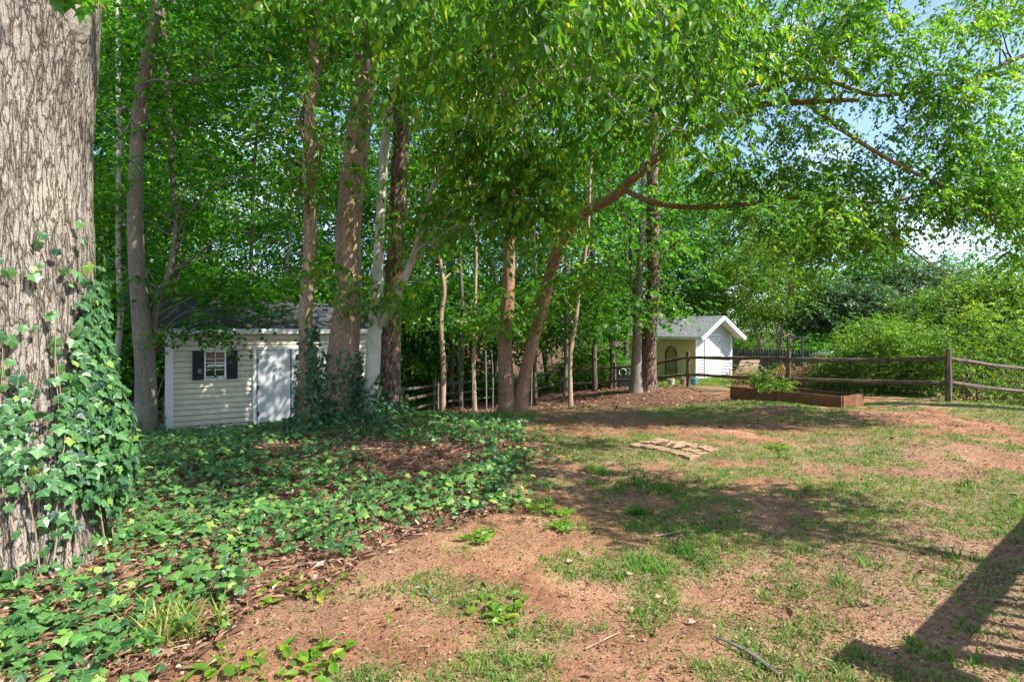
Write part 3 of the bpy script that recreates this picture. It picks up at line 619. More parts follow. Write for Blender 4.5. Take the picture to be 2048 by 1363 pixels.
    pos = np.stack([OC[0] + rr * np.cos(a), OC[1] + rr * np.sin(a), gz(*OC) + h], -1)
    out = np.stack([np.cos(a), np.sin(a), 0 * a], -1)
    d = np.array([0, 0, -1.]) + r.normal(size=(n, 3)) * .5; nn = out + np.array([.1, -.1, .35]) + r.normal(size=(n, 3)) * .3
    rn = np.clip(r.normal(.52, .17, n) + .45 * (r.uniform(size=n) < .05) - .45 * (r.uniform(size=n) < .16), 0, 1)
    add_leaves(mb, IVY, pos, d, nn, np.clip(r.lognormal(-2.88, .30, n), .026, .10), rn, 0, 1., True)
    for k in range(14):       # stems
        da0 = r.uniform(-.6, 1.3); hh = r.uniform(.8, 1.8); pts = []; 
        for t in np.linspace(0, 1, 6):
            aa = face + da0 + .12 * math.sin(3 * t + k) + .1 * t; pts.append([OC[0] + (.54 + .09 * (1 - t) ** 3) * math.cos(aa), OC[1] + (.54 + .09 * (1 - t) ** 3) * math.sin(aa), gz(*OC) + hh * t])
        tube(mb, pts, np.linspace(.006, .003, 6), 4, 14, mat=1, seed=k, wig=.02)
    ivy_obj(mb, 'climbing_ivy', '', 'thick lobed ivy climbing the huge left trunk', (OC[0], OC[1], gz(*OC)))
build_oak()

# ------------------------------------------------------------------ general tree
def bxclumps(r, n, x0, x1, y0, y1, Y0, Y1):
    """clump centres spread through a wedge of space in front of a trunk"""
    return np.array([P(r.uniform(x0, x1), r.uniform(y0, y1), r.uniform(Y0, Y1)) for _ in range(n)])
def crown_shell(r, n, c, rad):
    v = rv(r, n) * (r.uniform(.35, 1, n) ** .5)[:, None]; return np.array(c) + v * np.array(rad)

def tree(name, label, stems, bark, clumps, leafm, leaf, size, per=16, L=.55, nl=8, CR=.7, seed=1, group=None, flare=.35, flh=.35, brmax=.07, twig=.003, limbs=(), high=None, brend=.007, hang=.25, droop=.35, flat=1., zf=.45, lump=.03, width=1., rshift=0., cat='tree', wig=.01, brfrac=1.):
    """stems: list of (pts, radii); limbs: same, thinner; clumps: centres of leafy sprays"""
    r = rg(seed); base = np.array(stems[0][0][0], float)
    root = thing(name, label, cat, base, group)
    mb = MB(); TP, TR = [], []
    for k, (pts, rad) in enumerate(stems):
        pts = [np.array(p, float) for p in pts]; pts[0] = pts[0] - np.array([0, 0, .15])
        C, R = tube(mb, pts, rad, 26 if rad[0] > .1 else 10, max(24, 10 * (len(pts) - 1)), lump=lump, flare=flare, flh=flh, seed=seed * 7 + k, wig=wig); TP.append(C[3:]); TR.append(R[3:])
    for k, (pts, rad) in enumerate(limbs):
        C, R = tube(mb, pts, rad, 12, 10 * (len(pts) - 1), lump=lump, seed=seed * 7 + k + 30, wig=wig * 1.2); TP.append(C); TR.append(R)
    TP = np.concatenate(TP); TR = np.concatenate(TR)
    cb = MB()
    if clumps is not None and len(clumps):
        k = r.uniform(size=len(clumps)) < brfrac
        branches(mb, r, TP, TR, clumps[k], rend=brend, rmax=brmax)
        clump_sprays(cb, r, clumps, np.full(len(clumps), CR) * r.uniform(.7, 1.25, len(clumps)), per, L, nl, leaf, size, zf=zf, twig=twig, hang=hang, droop=droop, flat=flat, width=width, rshift=rshift)
    if high is not None:
        c, rad, n = high; hc = crown_shell(r, n, c, rad)
        branches(mb, r, TP, TR, hc[::3], rend=.01, rmax=.10)
        clump_sprays(cb, r, hc, np.full(n, 1.2), 16, .9, 8, QUADL, .17, twig=None)
    mb.build('trunk', bark, root, True)
    if cb.V: cb.build('crown', [leafm, 'twig'], root)
    return root, TP, TR

def G3(px, Y, dz=0):      # point on the ground
    x = (px - 1024) * Y / FPX; return np.array([x, Y, gz(x, Y) + dz])

r = rg(5)
# slender tree nearest the shed door
b = G3(613, 9.6)
A_st = [(([b, P(612, 640, 9.6), P(620, 480, 9.6), P(616, 300, 9.6), P(628, 120, 9.6), P(628, -40, 9.6), P(640, -400, 9.6)]), [.125, .112, .10, .095, .085, .075, .04])]
cl = np.concatenate([bxclumps(r, 14, 540, 680, -60, 420, 8.6, 10.2), bxclumps(r, 12, 560, 780, -80, 90, 8.6, 10.6), bxclumps(r, 10, 560, 700, 60, 560, 10.8, 12), bxclumps(r, 3, 640, 680, 540, 580, 9.2, 9.6), bxclumps(r, 4, 560, 640, 60, 320, 6.5, 8.0)])
tree('young_hardwood', 'slender brown trunk in front of the shed doors with ivy up one side', A_st, 'brown_bark', cl, 'ovate_leaf', OVATE, .115, per=11, L=.5, nl=8, CR=.5, seed=3, hang=.5, flare=.25, high=((-3.2, 9.2, 9.5), (2.2, 2.2, 1.8), 26))
# thick tree
b = G3(682, 10.3)
B_st = [([b, P(687, 710, 10.3), P(696, 590, 10.3), P(697, 450, 10.3), P(711, 300, 10.3), P(726, 180, 10.3), P(738, 20, 10.3), P(750, -300, 10.3)], [.33, .275, .225, .22, .215, .205, .19, .12])]
tree('thick_hardwood', 'thickest brown trunk of the clump in the ivy mound', B_st, 'brown_bark', np.concatenate([bxclumps(r, 5, 720, 820, 20, 200, 9.4, 10), bxclumps(r, 10, 500, 700, -40, 120, 11, 13)]), 'maple_leaf', BROAD, .115, per=12, CR=.6, seed=4, flare=.35, flh=.30, brmax=.06, high=((-2.5, 11, 12), (3, 3, 2.5), 24))
# pale beech in front of a pine
b = G3(738, 10.1)
C_st = [([b, P(746, 700, 10.1), P(755, 560, 10.1), P(762, 450, 10.1), P(768, 330, 10.1), P(775, 250, 10.0), P(792, 150, 9.9), P(815, 60, 9.7), P(850, -120, 9.4)], [.135, .125, .10, .085, .08, .075, .065, .05, .04])]
C_lm = [([P(756, 655, 10.1), P(775, 628, 9.95), P(795, 590, 9.8), P(818, 535, 9.6), P(835, 480, 9.4), P(865, 380, 9.0), P(905, 305, 8.6), P(960, 230, 8.0), P(1030, 170, 7.4)], [.06, .065, .06, .055, .05, .045, .04, .03, .02]),
        ([P(775, 250, 10), P(750, 190, 9.9), P(735, 120, 9.8)], [.05, .04, .03])]
cl = np.concatenate([bxclumps(r, 46, 860, 1260, 30, 330, 7.2, 9.8), bxclumps(r, 9, 760, 880, 0, 200, 8, 9.6), bxclumps(r, 13, 870, 1080, 280, 450, 7.6, 9.4), bxclumps(r, 11, 800, 1240, -110, 30, 4.2, 5.2), bxclumps(r, 12, 1000, 1120, 300, 450, 7.4, 8.4), bxclumps(r, 3, 830, 900, 380, 480, 8.8, 9.6), bxclumps(r, 3, 755, 780, 575, 615, 9.7, 9.8), bxclumps(r, 22, 800, 1250, -80, 160, 5.2, 6.8), bxclumps(r, 9, 560, 900, -110, 20, 5.4, 6.4), bxclumps(r, 22, 1240, 1480, -60, 280, 6.5, 9)])
tree('beech_tree', 'pale smooth forked trunk standing before the rough pine', C_st, 'pale_bark', cl, 'ovate_leaf', OVATE, .115, per=17, L=.42, nl=9, CR=.45, seed=5, limbs=C_lm, hang=.85, droop=.7, flat=.6, brmax=.022, brfrac=.5, flare=.2, zf=.55, rshift=.12, high=((1.2, 9.6, 9.8), (2.8, 2.0, 1.2), 34))
# pine behind the beech
b = G3(778, 11.0)
D_st = [([b, P(782, 700, 11), P(788, 560, 11), P(795, 420, 11), P(800, 280, 11), P(808, 100, 11), P(815, -100, 11), P(820, -500, 11)], [.21, .185, .165, .16, .155, .15, .14, .10])]
tree('pine_tree', 'rough plated pine trunk behind the pale beech', D_st, 'pine_bark', None, 'wood_leaf', QUADL, .1, seed=6, flare=.25, high=((-1.5, 13, 13.5), (3, 3, 2.5), 24))
# beech left of the shed
b = G3(290, 11.4)
E_st = [([b, P(292, 760, 11.4), P(285, 660, 11.4), P(276, 560, 11.4), P(272, 420, 11.4), P(275, 300, 11.4), P(285, 170, 11.4), P(305, 60, 11.3), P(318, -60, 11.2), P(330, -400, 11)], [.20, .19, .175, .15, .135, .125, .12, .105, .09, .05])]
E_lm = [([P(291, 760, 11.45), P(306, 700, 11.6), P(312, 620, 11.7), P(345, 520, 11.9), P(352, 420, 12)], [.07, .06, .055, .05, .02]), ([P(285, 170, 11.4), P(310, 160, 11.2), P(380, 170, 10.8)], [.03, .02, .01])]
cl = np.concatenate([bxclumps(r, 60, 215, 640, -60, 480, 10.5, 14), bxclumps(r, 9, 330, 520, 560, 620, 11.2, 12.2), bxclumps(r, 22, 220, 420, 400, 700, 12.5, 15.5), bxclumps(r, 3, 395, 420, 640, 662, 11.3, 11.4), bxclumps(r, 8, 330, 640, -90, 60, 8, 10)])
tree('beech_tree', 'tall grey beech trunk beside the left end of the shed', E_st, 'grey_bark', cl, 'maple_leaf', BROAD, .105, per=15, L=.6, nl=9, CR=.75, seed=7, limbs=E_lm, zf=.25, flat=1.3, flare=.3, brmax=.018, brfrac=.6, high=((-6.5, 12.5, 10.5), (3, 3, 2.2), 24), hang=.1)
# twin leaning tree
b = G3(1018, 13)
F_st = [([b, P(1010, 700, 13), P(1016, 600, 13), P(1018, 520, 13), P(1024, 400, 13), P(1032, 250, 13), P(1045, 60, 13), P(1050, -200, 13)], [.20, .16, .147, .14, .13, .12, .10, .06]),
        ([b + np.array([.22, -.05, 0]), P(1052, 740, 12.9), P(1078, 640, 12.7), P(1102, 545, 12.4), P(1130, 470, 12), P(1165, 428, 11.7), P(1225, 395, 11.3), P(1262, 360, 11), P(1350, 287, 10.6), P(1440, 245, 10.2), P(1520, 210, 9.9), P(1610, 203, 9.6), P(1720, 200, 9.2)], [.165, .14, .135, .13, .122, .115, .10, .09, .075, .065, .058, .05, .03])]
F_lm = [([P(1250, 380, 11.1), P(1300, 402, 10.8), P(1370, 414, 10.6), P(1450, 412, 10.3), P(1530, 404, 10.0), P(1620, 392, 9.8), P(1700, 395, 9.6)], [.055, .052, .048, .045, .04, .032, .015]),
        ([P(1610, 203, 9.6), P(1700, 270, 9.4), P(1800, 330, 9.2), P(1900, 380, 9.0), P(2000, 450, 8.8)], [.04, .035, .03, .025, .01]),
        ([P(1500, 212, 10), P(1560, 165, 9.8), P(1650, 160, 9.6), P(1750, 190, 9.5), P(1880, 178, 9.4)], [.05, .045, .04, .03, .02]),
        ([P(1350, 287, 10.6), P(1380, 200, 10.2), P(1430, 90, 9.8), P(1480, -60, 9.5)], [.06, .055, .045, .03]),
        ([P(1450, 185, 10), P(1530, 160, 9.7), P(1600, 120, 9.5), P(1700, 80, 9)], [.045, .04, .03, .02]),
        ([P(1500, 410, 10.2), P(1530, 470, 10.0), P(1600, 520, 9.8)], [.022, .015, .008]),
        ([P(1400, 325, 10.6), P(1470, 360, 10.4), P(1495, 410, 10.3), P(1420, 326, 10.5), P(1340, 330, 10.7)], [.012, .012, .01, .008, .006]),
        ([P(1620, 392, 9.8), P(1750, 405, 9.6), P(1850, 390, 9.4), P(1930, 378, 9.2)], [.03, .025, .02, .01]),
        ([P(1700, 400, 9.6), P(1780, 460, 9.5), P(1850, 520, 9.4), P(1900, 560, 9.3)], [.02, .016, .012, .006])]
cl = np.concatenate([bxclumps(r, 58, 1330, 1800, -100, 150, 8.4, 10.8), bxclumps(r, 36, 1380, 1950, 150, 370, 9.0, 10.8), bxclumps(r, 17, 1480, 1900, 330, 470, 8.6, 10.4), bxclumps(r, 7, 1560, 1760, 440, 510, 8.8, 9.8), bxclumps(r, 12, 1780, 2060, 330, 430, 8.4, 9.6)])
tree('leaning_twin_tree', 'twin red brown trunk, one stem arching right over the yard', F_st, 'red_bark', cl, 'narrow_leaf', NARROW, .088, per=26, L=.40, nl=13, CR=.42, seed=8, brfrac=.4, limbs=F_lm, droop=.75, hang=.4, width=1.8, flare=.75, flh=.22, brmax=.014, twig=.0025, brend=.003, zf=.6, high=((1.5, 15.5, 12.5), (3, 3, 2.5), 18))
_r = rg(77); _m = MB(); _c = np.concatenate([bxclumps(_r, 7, 1105, 1215, 530, 590, 11.2, 12), bxclumps(_r, 7, 975, 1085, 590, 670, 12, 12.7)])
clump_sprays(_m, _r, _c, np.full(len(_c), .45), 12, .45, 9, OVATE, .11, zf=.35, twig=.003, hang=.4, rshift=.15); _m.build('sprouts', ['ovate_leaf', 'twig'], bpy.data.objects['leaning_twin_tree'])
# mid-distance pine with pale twin-stemmed tree
b = G3(1296, 18.2)
tree('pine_tree', 'rough straight pine trunk left of the small shed', [([b, P(1299, 700, 18.2), P(1305, 580, 18.2), P(1306, 480, 18.2), P(1305, 400, 18.2), P(1308, 250, 18.2), P(1312, 0, 18.2)], [.27, .22, .205, .20, .19, .17, .12])], 'pine_bark',
     bxclumps(r, 3, 1300, 1335, 560, 640, 17.2, 18), 'wood_leaf', BROAD, .14, per=14, CR=.6, seed=11, limbs=[([P(1310, 545, 18.2), P(1335, 500, 18), P(1360, 480, 17.8)], [.06, .05, .03])], high=((4.5, 18, 11.5), (3.5, 3, 2.5), 34), brmax=.05)
b = G3(1271, 18.0)
tree('twin_stem_tree', 'pale grey stem pressed against the pine with a second stem behind', [([b, P(1274, 700, 18), P(1276, 600, 18), P(1280, 520, 18), P(1284, 440, 18), P(1290, 300, 18)], [.20, .15, .13, .115, .10, .06]),
     ([b + np.array([.12, .25, 0]), P(1288, 690, 18.3), P(1284, 640, 18.3), P(1262, 540, 18.3), P(1262, 440, 18.3)], [.10, .085, .08, .06, .04])], 'grey_bark',
     np.concatenate([bxclumps(r, 22, 1180, 1400, 380, 560, 16.8, 20), bxclumps(r, 6, 1190, 1280, 560, 640, 17, 20)]), 'wood_leaf', BROAD, .13, per=14, CR=.8, seed=12, zf=.3, brmax=.035)

# thin trunks along the wood edge
thin = [(885, 14.5, 9, 330, 'brown_bark', 'slim kinked brown trunk standing alone behind the ivy mound'), (922, 16.0, 8, 600, 'dark_bark', 'dark thin trunk next to the slim kinked trunk'),
        (950, 15.0, 7, 640, 'brown_bark', 'straight tan sapling trunk left of the twin trunk'), (1072, 17.5, 7, 560, 'dark_bark', 'dark trunk partly hidden behind the leaning stem'),
        (1130, 20.5, 8, 420, 'grey_bark', 'grey straight trunk behind the rail fence'), (1142, 16.0, 8, 470, 'brown_bark', 'slightly leaning brown trunk in front of the rail fence'),
        (234, 14.0, 11, 0, 'pale_bark', 'ghostly pale trunk just beside the ivy covered oak'), (338, 15.5, 13, 0, 'dark_bark', 'dark trunk rising behind the left end of the shed roof'),
        (1190, 24, 9, 300, 'dark_bark', 'dark trunk deep behind the fence, left one of a pair'), (1222, 25, 10, 300, 'dark_bark', 'dark trunk deep behind the fence, right one of a pair')]
for k, (px, Y, w, top, bark, lab) in enumerate(thin):
    b = G3(px, Y); w = w * Y / FPX; j = rg(k + 70).normal(0, 5, 4)
    pts = [b, P(px + 1 + j[0] * .5, 720, Y), P(px + j[1], 620, Y), P(px + j[2] * 1.3 - 3, 500, Y), P(px + j[3] * 1.5 - 2, min(top, 330), Y)]
    if k == 0: pts = [b, P(887, 740, Y), P(884, 640, Y), P(889, 580, Y), P(880, 525, Y), P(872, 480, Y), P(866, 400, Y), P(870, 300, Y)]
    if k == 5: pts = [b, P(1141, 720, Y), P(1152, 640, Y), P(1162, 560, Y), P(1172, 480, Y), P(1178, 390, Y), P(1184, 300, Y)]
    rd = np.linspace(w * .62, w * .38, len(pts))
    cl = bxclumps(rg(k + 40), 12 if px > 400 else 16, px - 75, px + 75, max(top, 200), 640, Y - 1.2, Y + 1.8)
    tree('sapling' if k in (0, 2, 5) else 'slim_tree', lab, [(pts, rd)], bark, cl, 'wood_leaf' if k % 3 else 'maple_leaf', BROAD, .12, per=13, CR=.75, seed=80 + k, zf=.3, flare=.15, brmax=.025, lump=.02, wig=.02)

# big tree off to the right: only its outer drooping limbs reach into the picture
R0 = np.array([12.3, 11.2, gz(12.3, 11.2)])
R_st = [([R0, R0 + [0, 0, 3], R0 + [-.2, .1, 6], R0 + [-.3, .2, 9]], [.35, .28, .24, .14])]
R_lm = [([R0 + [0, 0, 5.2], P(2200, 60, 10), P(2090, 95, 9.5), P(1960, 150, 9), P(1840, 205, 9)], [.07, .05, .04, .028, .010]), ([R0 + [0, 0, 4.6], P(2150, 120, 10.4), P(2048, 140, 9.9), P(1930, 165, 9.5), P(1800, 230, 9.3)], [.06, .045, .035, .025, .010]),
        ([R0 + [0, 0, 4], P(2150, 300, 10), P(2048, 350, 9.2), P(1900, 440, 8.9)], [.05, .035, .025, .01])]
cl = np.concatenate([bxclumps(r, 12, 1800, 2000, -160, 60, 8.6, 10.4), bxclumps(r, 5, 1960, 2120, -160, 60, 8.6, 10.4), bxclumps(r, 36, 1850, 2200, 130, 400, 8.6, 10.2), bxclumps(r, 8, 2010, 2120, 380, 520, 8.8, 9.6)])
tree('willow_oak', 'fine leaved boughs drooping in at the right edge of the picture', R_st, 'dark_bark', cl, 'narrow_leaf', NARROW, .085, per=26, L=.40, nl=13, CR=.42, seed=21, brfrac=.4, limbs=R_lm, droop=.8, hang=.45, width=1.8, brmax=.014, brend=.003, twig=.0025, zf=.6, rshift=.1)

# yard tree off to the right whose low bough shades the middle of the lawn
Y0 = np.array([9.2, .4, gz(9.2, .4)]); _r = rg(91)
cl = np.concatenate([np.array([5.7, 3.3, 5.4]) + _r.normal(size=(15, 3)) * [.75, .30, .25], np.array([7.1, 3.05, 5.7]) + _r.normal(size=(12, 3)) * [.65, .28, .25], np.array([5.0, 4.4, 5.4]) + _r.normal(size=(6, 3)) * [.5, .22, .2],
  np.array([3.9, 4.6, 6.3]) + _r.normal(size=(9, 3)) * [.55, .5, .2], np.array([3.0, 4.9, 6.6]) + _r.normal(size=(7, 3)) * [.5, .5, .2], np.array([5.9, 6.0, 6.3]) + _r.normal(size=(6, 3)) * [.5, .35, .2]])
tree('yard_tree', 'yard tree just outside the right edge, casting leafy shade on the lawn', [([Y0, Y0 + [0, 0, 3], Y0 + [0, .1, 6], Y0 + [.2, .1, 8]], [.22, .18, .14, .05])], 'brown_bark', cl, 'ovate_leaf', OVATE, .11, per=16, L=.45, nl=9, CR=.5, seed=22,
     limbs=[([Y0 + [0, 0, 4.8], np.array([8.2, 1.8, 5.7]), np.array([6.6, 3.0, 5.6]), np.array([5.2, 3.9, 5.4])], [.05, .035, .022, .008]), ([Y0 + [0, 0, 5.4], np.array([7.4, 3.2, 6.6]), np.array([5.2, 4.6, 6.6]), np.array([3.2, 5.0, 6.5])], [.05, .035, .022, .008])], brmax=.012, brend=.003, zf=.5)

# ------------------------------------------------------------------ trees beyond the fence, right half
def bigtree(px, Y, toppy, wpx, name, label, leafm, tmpl, size, bark='dark_bark', seed=0, n=60, stems=1, basepy=None, per=15, trunkw=.16, group=None, low=.32, CRs=1.0, **k):
    b = G3(px, Y); top = P(px, toppy, Y)[2]; W = wpx * Y / FPX / 2; H = top - b[2]; rr = rg(seed + 500)
    st = []
    for s in range(stems):
        a = (s - (stems - 1) / 2) * .35; e = b + np.array([a * H * .45, rr.normal(0, .2), H * .62])
        st.append(([b + np.array([a * .5, 0, 0]), b * .6 + e * .4 + rr.normal(size=3) * .06 * H * np.array([1, 1, 0]), e], [trunkw, trunkw * .75, trunkw * .3]))
    c = b + np.array([0, 0, H * (low + 1) / 2]); cl = crown_shell(rr, n, c, (W, W * .8, H * (1 - low) / 2))
    return tree(name, label, st, bark, cl, leafm, tmpl, size, per=per, CR=W * .22 * CRs + .25, L=.6, nl=9, seed=seed, group=group, brmax=.06, twig=None, brfrac=.5, **k)
BT = [ # px, Y, top, width, name, label, mat, leaf, size, seed, n
 (1440, 33, 330, 330, 'broadleaf_tree', 'tall tree rising directly behind the small white shed', 'wood_leaf', QUADL, .17, 31, 110, 1),
 (1330, 34, 380, 260, 'broadleaf_tree', 'dense tree behind the pine, left of the small shed', 'wood_leaf', QUADL, .16, 32, 80, 1),
 (1535, 29.5, 470, 230, 'crape_myrtle', 'light green tree with several bare tan stems beside the picket fence', 'bright_leaf', QUADL, .13, 33, 80, 3),
 (1640, 36, 400, 280, 'broadleaf_tree', 'mid green tree above the picket fence and arbor frame', 'wood_leaf', QUADL, .17, 34, 90, 2),
 (1700, 29, 560, 190, 'magnolia_tree', 'dark blue green glossy tree behind the spiky palm', 'blue_leaf', QUADL, .17, 35, 80, 2),
 (1820, 34, 520, 260, 'magnolia_tree', 'broad dark glossy tree right of the palm', 'blue_leaf', QUADL, .18, 36, 90, 1),
 (1950, 26, 560, 300, 'broadleaf_tree', 'bright yellow green tree spreading over the hedge at right', 'bright_leaf', QUADL, .14, 37, 110, 1),
 (2090, 24, 540, 280, 'broadleaf_tree', 'bright tree at the right edge beyond the hedge', 'bright_leaf', QUADL, .14, 38, 90, 1),
 (1870, 46, 500, 330, 'broadleaf_tree', 'far tree showing between the boughs at right', 'wood_leaf', QUADL, .2, 39, 90, 1),
 (2060, 48, 505, 330, 'broadleaf_tree', 'far low tree under the white cloud at right', 'wood_leaf', QUADL, .2, 40, 90, 1),
 (1590, 52, 330, 380, 'broadleaf_tree', 'tallest far tree, seen through the arching limb', 'wood_leaf', QUADL, .22, 41, 120, 1)]
for px, Y, top, w, nm, lab, mt, tp, sz, sd, n, st in BT:
    bigtree(px, Y, top, w, nm, lab, mt, tp, sz, seed=sd, n=n, stems=st, low=.28 if nm != 'crape_myrtle' else .38, bark='brown_bark' if nm == 'crape_myrtle' else 'dark_bark', trunkw=.11 if st > 1 else .22, per=26 if Y < 40 else 22)

# ------------------------------------------------------------------ the woods behind: one mass of undergrowth and leaves
def build_woods():
    r = rg(900); mb = MB(); tb = MB()
    cl = []; CR = []
    def fill(n, x0, x1, y0, y1, Y0, Y1, R0, R1, hole=None):
        for _ in range(n):
            Y = r.uniform(Y0, Y1); px = r.uniform(x0, x1); py = r.uniform(y0, y1)
            if hole and any(((px - hx) / hw) ** 2 + ((py - hy) / hh) ** 2 < 1 for hx, hy, hw, hh in hole): continue
            p = P(px, py, Y); g = gz(p[0], p[1])
            fy = np.interp(px, [205, 330, 520, 785, 868, 1010, 1120, 1230, 1376], [17, 17.3, 18.3, 19.5, 21, 24, 25.5, 23.8, 19.5])
            if px > 150 and Y < fy + 1.3 + R1 * .4 and p[2] < g + 2.6 and py > 500: continue
            if 1235 < px < 1520 and Y < 31 and py > 560: continue
            if p[2] < g + .3: p[2] = g + r.uniform(.3, 1.5)
            cl.append(p); CR.append(r.uniform(R0, R1))
    holes = [(540, 235, 110, 75), (420, 255, 40, 30), (1125, 195, 45, 26), (690, 30, 60, 30)]
    fill(700, -150, 1300, -120, 760, 19, 34, 1.0, 1.7, holes)
    fill(300, 150, 1300, 560, 790, 20.5, 27, .8, 1.3)            # understory
    fill(330, 100, 1400, 300, 700, 30, 46, 1.4, 2.2, holes[:2])
    fill(60, 150, 560, 560, 820, 15.5, 18, .6, .9)
    fill(300, 100, 1400, 330, 650, 27, 42, 1.5, 2.3, [])
    fill(150, 1250, 2350, 585, 700, 50, 72, 2.2, 3.4)
    fill(170, 1380, 2350, 600, 690, 38, 48, 1.4, 2.0)
    fill(220, 1200, 2500, 600, 690, 74, 92, 3, 4.5)
    fill(420, -200, 1450, -150, 600, 36, 52, 2.2, 3.2, holes)
    fill(160, -150, 420, -120, 600, 17, 24, 1.0, 1.6, holes)
    cl_ = np.array(cl); CRn = np.array(CR)
    clump_sprays(mb, r, cl_, CRn, 34, .85, 9, QUADL, .19, zf=.42, twig=None, flat=1.0, szj=.35)
    o = mb.build('woods_foliage', ['wood_leaf', 'twig']); tag(o, 'dense green woodland foliage behind the fence', 'woods foliage', kind='stuff')
    # undergrowth by the ground
    mb = MB(); x, y = rej(r, 90000, -16, 14, 19.5, 44, lambda x, y: .9 * (fbm(x * .6, y * .6, 5) > .36) * (~((x > 3.5) & (y < 29))))
    pxx = 1024 + x * FPX / y; fy = np.interp(pxx, [205, 330, 520, 785, 868, 1010, 1120, 1230, 1376], [17, 17.3, 18.3, 19.5, 21, 24, 25.5, 23.8, 19.5]); kk = (y > fy + .5) & ~((pxx > 1235) & (y < 32)); x, y = x[kk], y[kk]
    n = len(x); z = ground_z(x, y) + r.uniform(.02, .9, n) * fbm(x, y, 6) * 1.2
    add_leaves(mb, QUADL, np.stack([x, y, z], -1), rv(r, n), UP + r.normal(size=(n, 3)) * .5, r.uniform(.1, .22, n), np.clip(r.normal(.5, .2, n), 0, 1), 0, 1.3)
    o = mb.build('undergrowth', ['wood_leaf']); tag(o, 'low green undergrowth on the slope behind the fence', 'undergrowth', kind='stuff')
build_woods()
FL = ['woods trunk between the ivy covered oak and the grey beech', 'woods trunk above the left half of the shed roof', 'woods trunk above the middle of the shed roof', 'woods trunk above the shed doors, left of the slender trunk', 'woods trunk just left of the slender ivy sided trunk', 'woods trunk glimpsed between slender and thickest trunks', 'woods trunk left of the slim kinked trunk', 'woods trunk just right of the slim kinked trunk', 'woods trunk left of the twin trunk', 'woods trunk framed right of the leaning stem', 'woods trunk behind the rail fence, left of the dark pair', 'woods trunk left of the pale grey stem by the pine']
for k, (px, Y, wpx) in enumerate([(250, 22, 9), (395, 24, 10), (450, 27, 12), (520, 23, 8), (585, 26, 9), (660, 24, 9), (860, 25, 10), (905, 22, 8), (980, 27, 11), (1100, 29, 11), (1160, 31, 12), (1250, 27, 9)]):
    b = G3(px, Y); w = wpx * Y / FPX / 2; j = rg(k + 300).normal(0, .35, 6)
    root = thing('forest_tree', ('pale ' if k % 4 == 0 else 'dark ') + FL[k], 'tree', b, 'forest trunks deep in the woods')
    mb = MB(); H = 13
    tube(mb, [b - [0, 0, .2], b + [j[0], j[1], H * .35], b + [j[2], j[3], H * .7], b + [j[4], j[5], H]], [w * 1.2, w, w * .8, w * .5], 9, 18, lump=.03, seed=k)
    mb.build('trunk', ['pale_bark' if k % 4 == 0 else 'dark_bark'], root, True)
    cb = MB(); rr = rg(k + 350); clump_sprays(cb, rr, crown_shell(rr, 14, b + np.array([0, 0, H]), (2.5, 2.2, 2.4)), np.full(14, 1.2), 16, .9, 8, QUADL, .2, twig=None); cb.build('crown', ['wood_leaf'], root)

# ------------------------------------------------------------------ split rail fence
def build_fence():
    rr = rg(700)
    rail = [P(205, 797, 17.0), P(330, 803, 17.3), P(520, 800, 18.3), P(660, 795, 18.9), P(785, 783, 19.5), P(868, 770, 21.0), P(945, 763, 22.5), P(1010, 760, 24), P(1120, 742, 25.5), P(1230, 735, 23.8), P(1376, 715, 19.5), P(1577, 717, 16.0), P(1897, 717, 13.0), P(2075, 740, 14.6), P(2300, 780, 15.5)]
    root = thing('split_rail_fence', 'long weathered split rail fence with wire mesh around the yard', 'fence', (rail[10][0], rail[10][1], gz(rail[10][0], rail[10][1])))
    ends = rail
    for k, p in enumerate(ends):
        mb = MB(); g = gz(p[0], p[1]); top = p[2] + .22; w = .068
        C, R = tube(mb, [np.array([p[0], p[1], g - .1]), np.array([p[0] + rr.normal(0, .01), p[1], (g + top) / 2]), np.array([p[0], p[1], top])], [w * 1.05, w, w * .9], 7, 8, lump=.10, seed=k + 3)
        mb.build('post', 'weathered_wood', root, False)
    for k in range(len(ends) - 1):
        a, b = ends[k], ends[k + 1]; levels = (0, -.57) if k >= 7 else (0, -.34, -.68)
        for l in levels:
            mb = MB(); A = a + [0, 0, l + rr.normal(0, .015)]; B = b + [0, 0, l + rr.normal(0, .015)]; u = nrm(B - A); A = A - u * .05; B = B + u * .05
            A = A + np.array([-u[1], u[0], 0]) * .03 * (-1) ** k; mid = (A + B) / 2 + np.array([0, 0, -.015 + rr.normal(0, .015)])
            C, R = tube(mb, [A, A * .9 + B * .1 + [0, 0, .01], mid, A * .1 + B * .9 + [0, 0, .01], B], [.035, .052, .058, .052, .035], 6, 18, lump=.16, seed=k * 5 + int(-l * 10))
            mb.build('rail', 'weathered_wood', root, False)
    # welded wire on the yard sections
    mb = MB()
    def wire(a, b, t=.0016): 
        u = nrm(b - a); s = nrm(np.cross(u, UP + .01)); q = np.cross(u, s)
        V = np.array([p + t * (math.cos(x) * s + math.sin(x) * q) for p in (a, b) for x in (0, 2.094, 4.189)]); mb.quads(V, [(0, 1, 4, 3), (1, 2, 5, 4), (2, 0, 3, 5)])
    for k in range(9, 14):
        a, b = ends[k], ends[k + 1]; off = nrm(np.array([-(b - a)[1], (b - a)[0], 0])) * .075; n = int(np.linalg.norm(b - a) / .1)
        for i in range(n):
            t = i / n; p = a * (1 - t) + b * t + off; wire(np.array([p[0], p[1], p[2] - .93]), np.array([p[0], p[1], p[2] + .10]))
        for h in np.arange(-.9, .11, .11): wire(a + off + [0, 0, h], b + off + [0, 0, h])
    mb.build('wire_mesh', 'steel_wire', root)
build_fence()
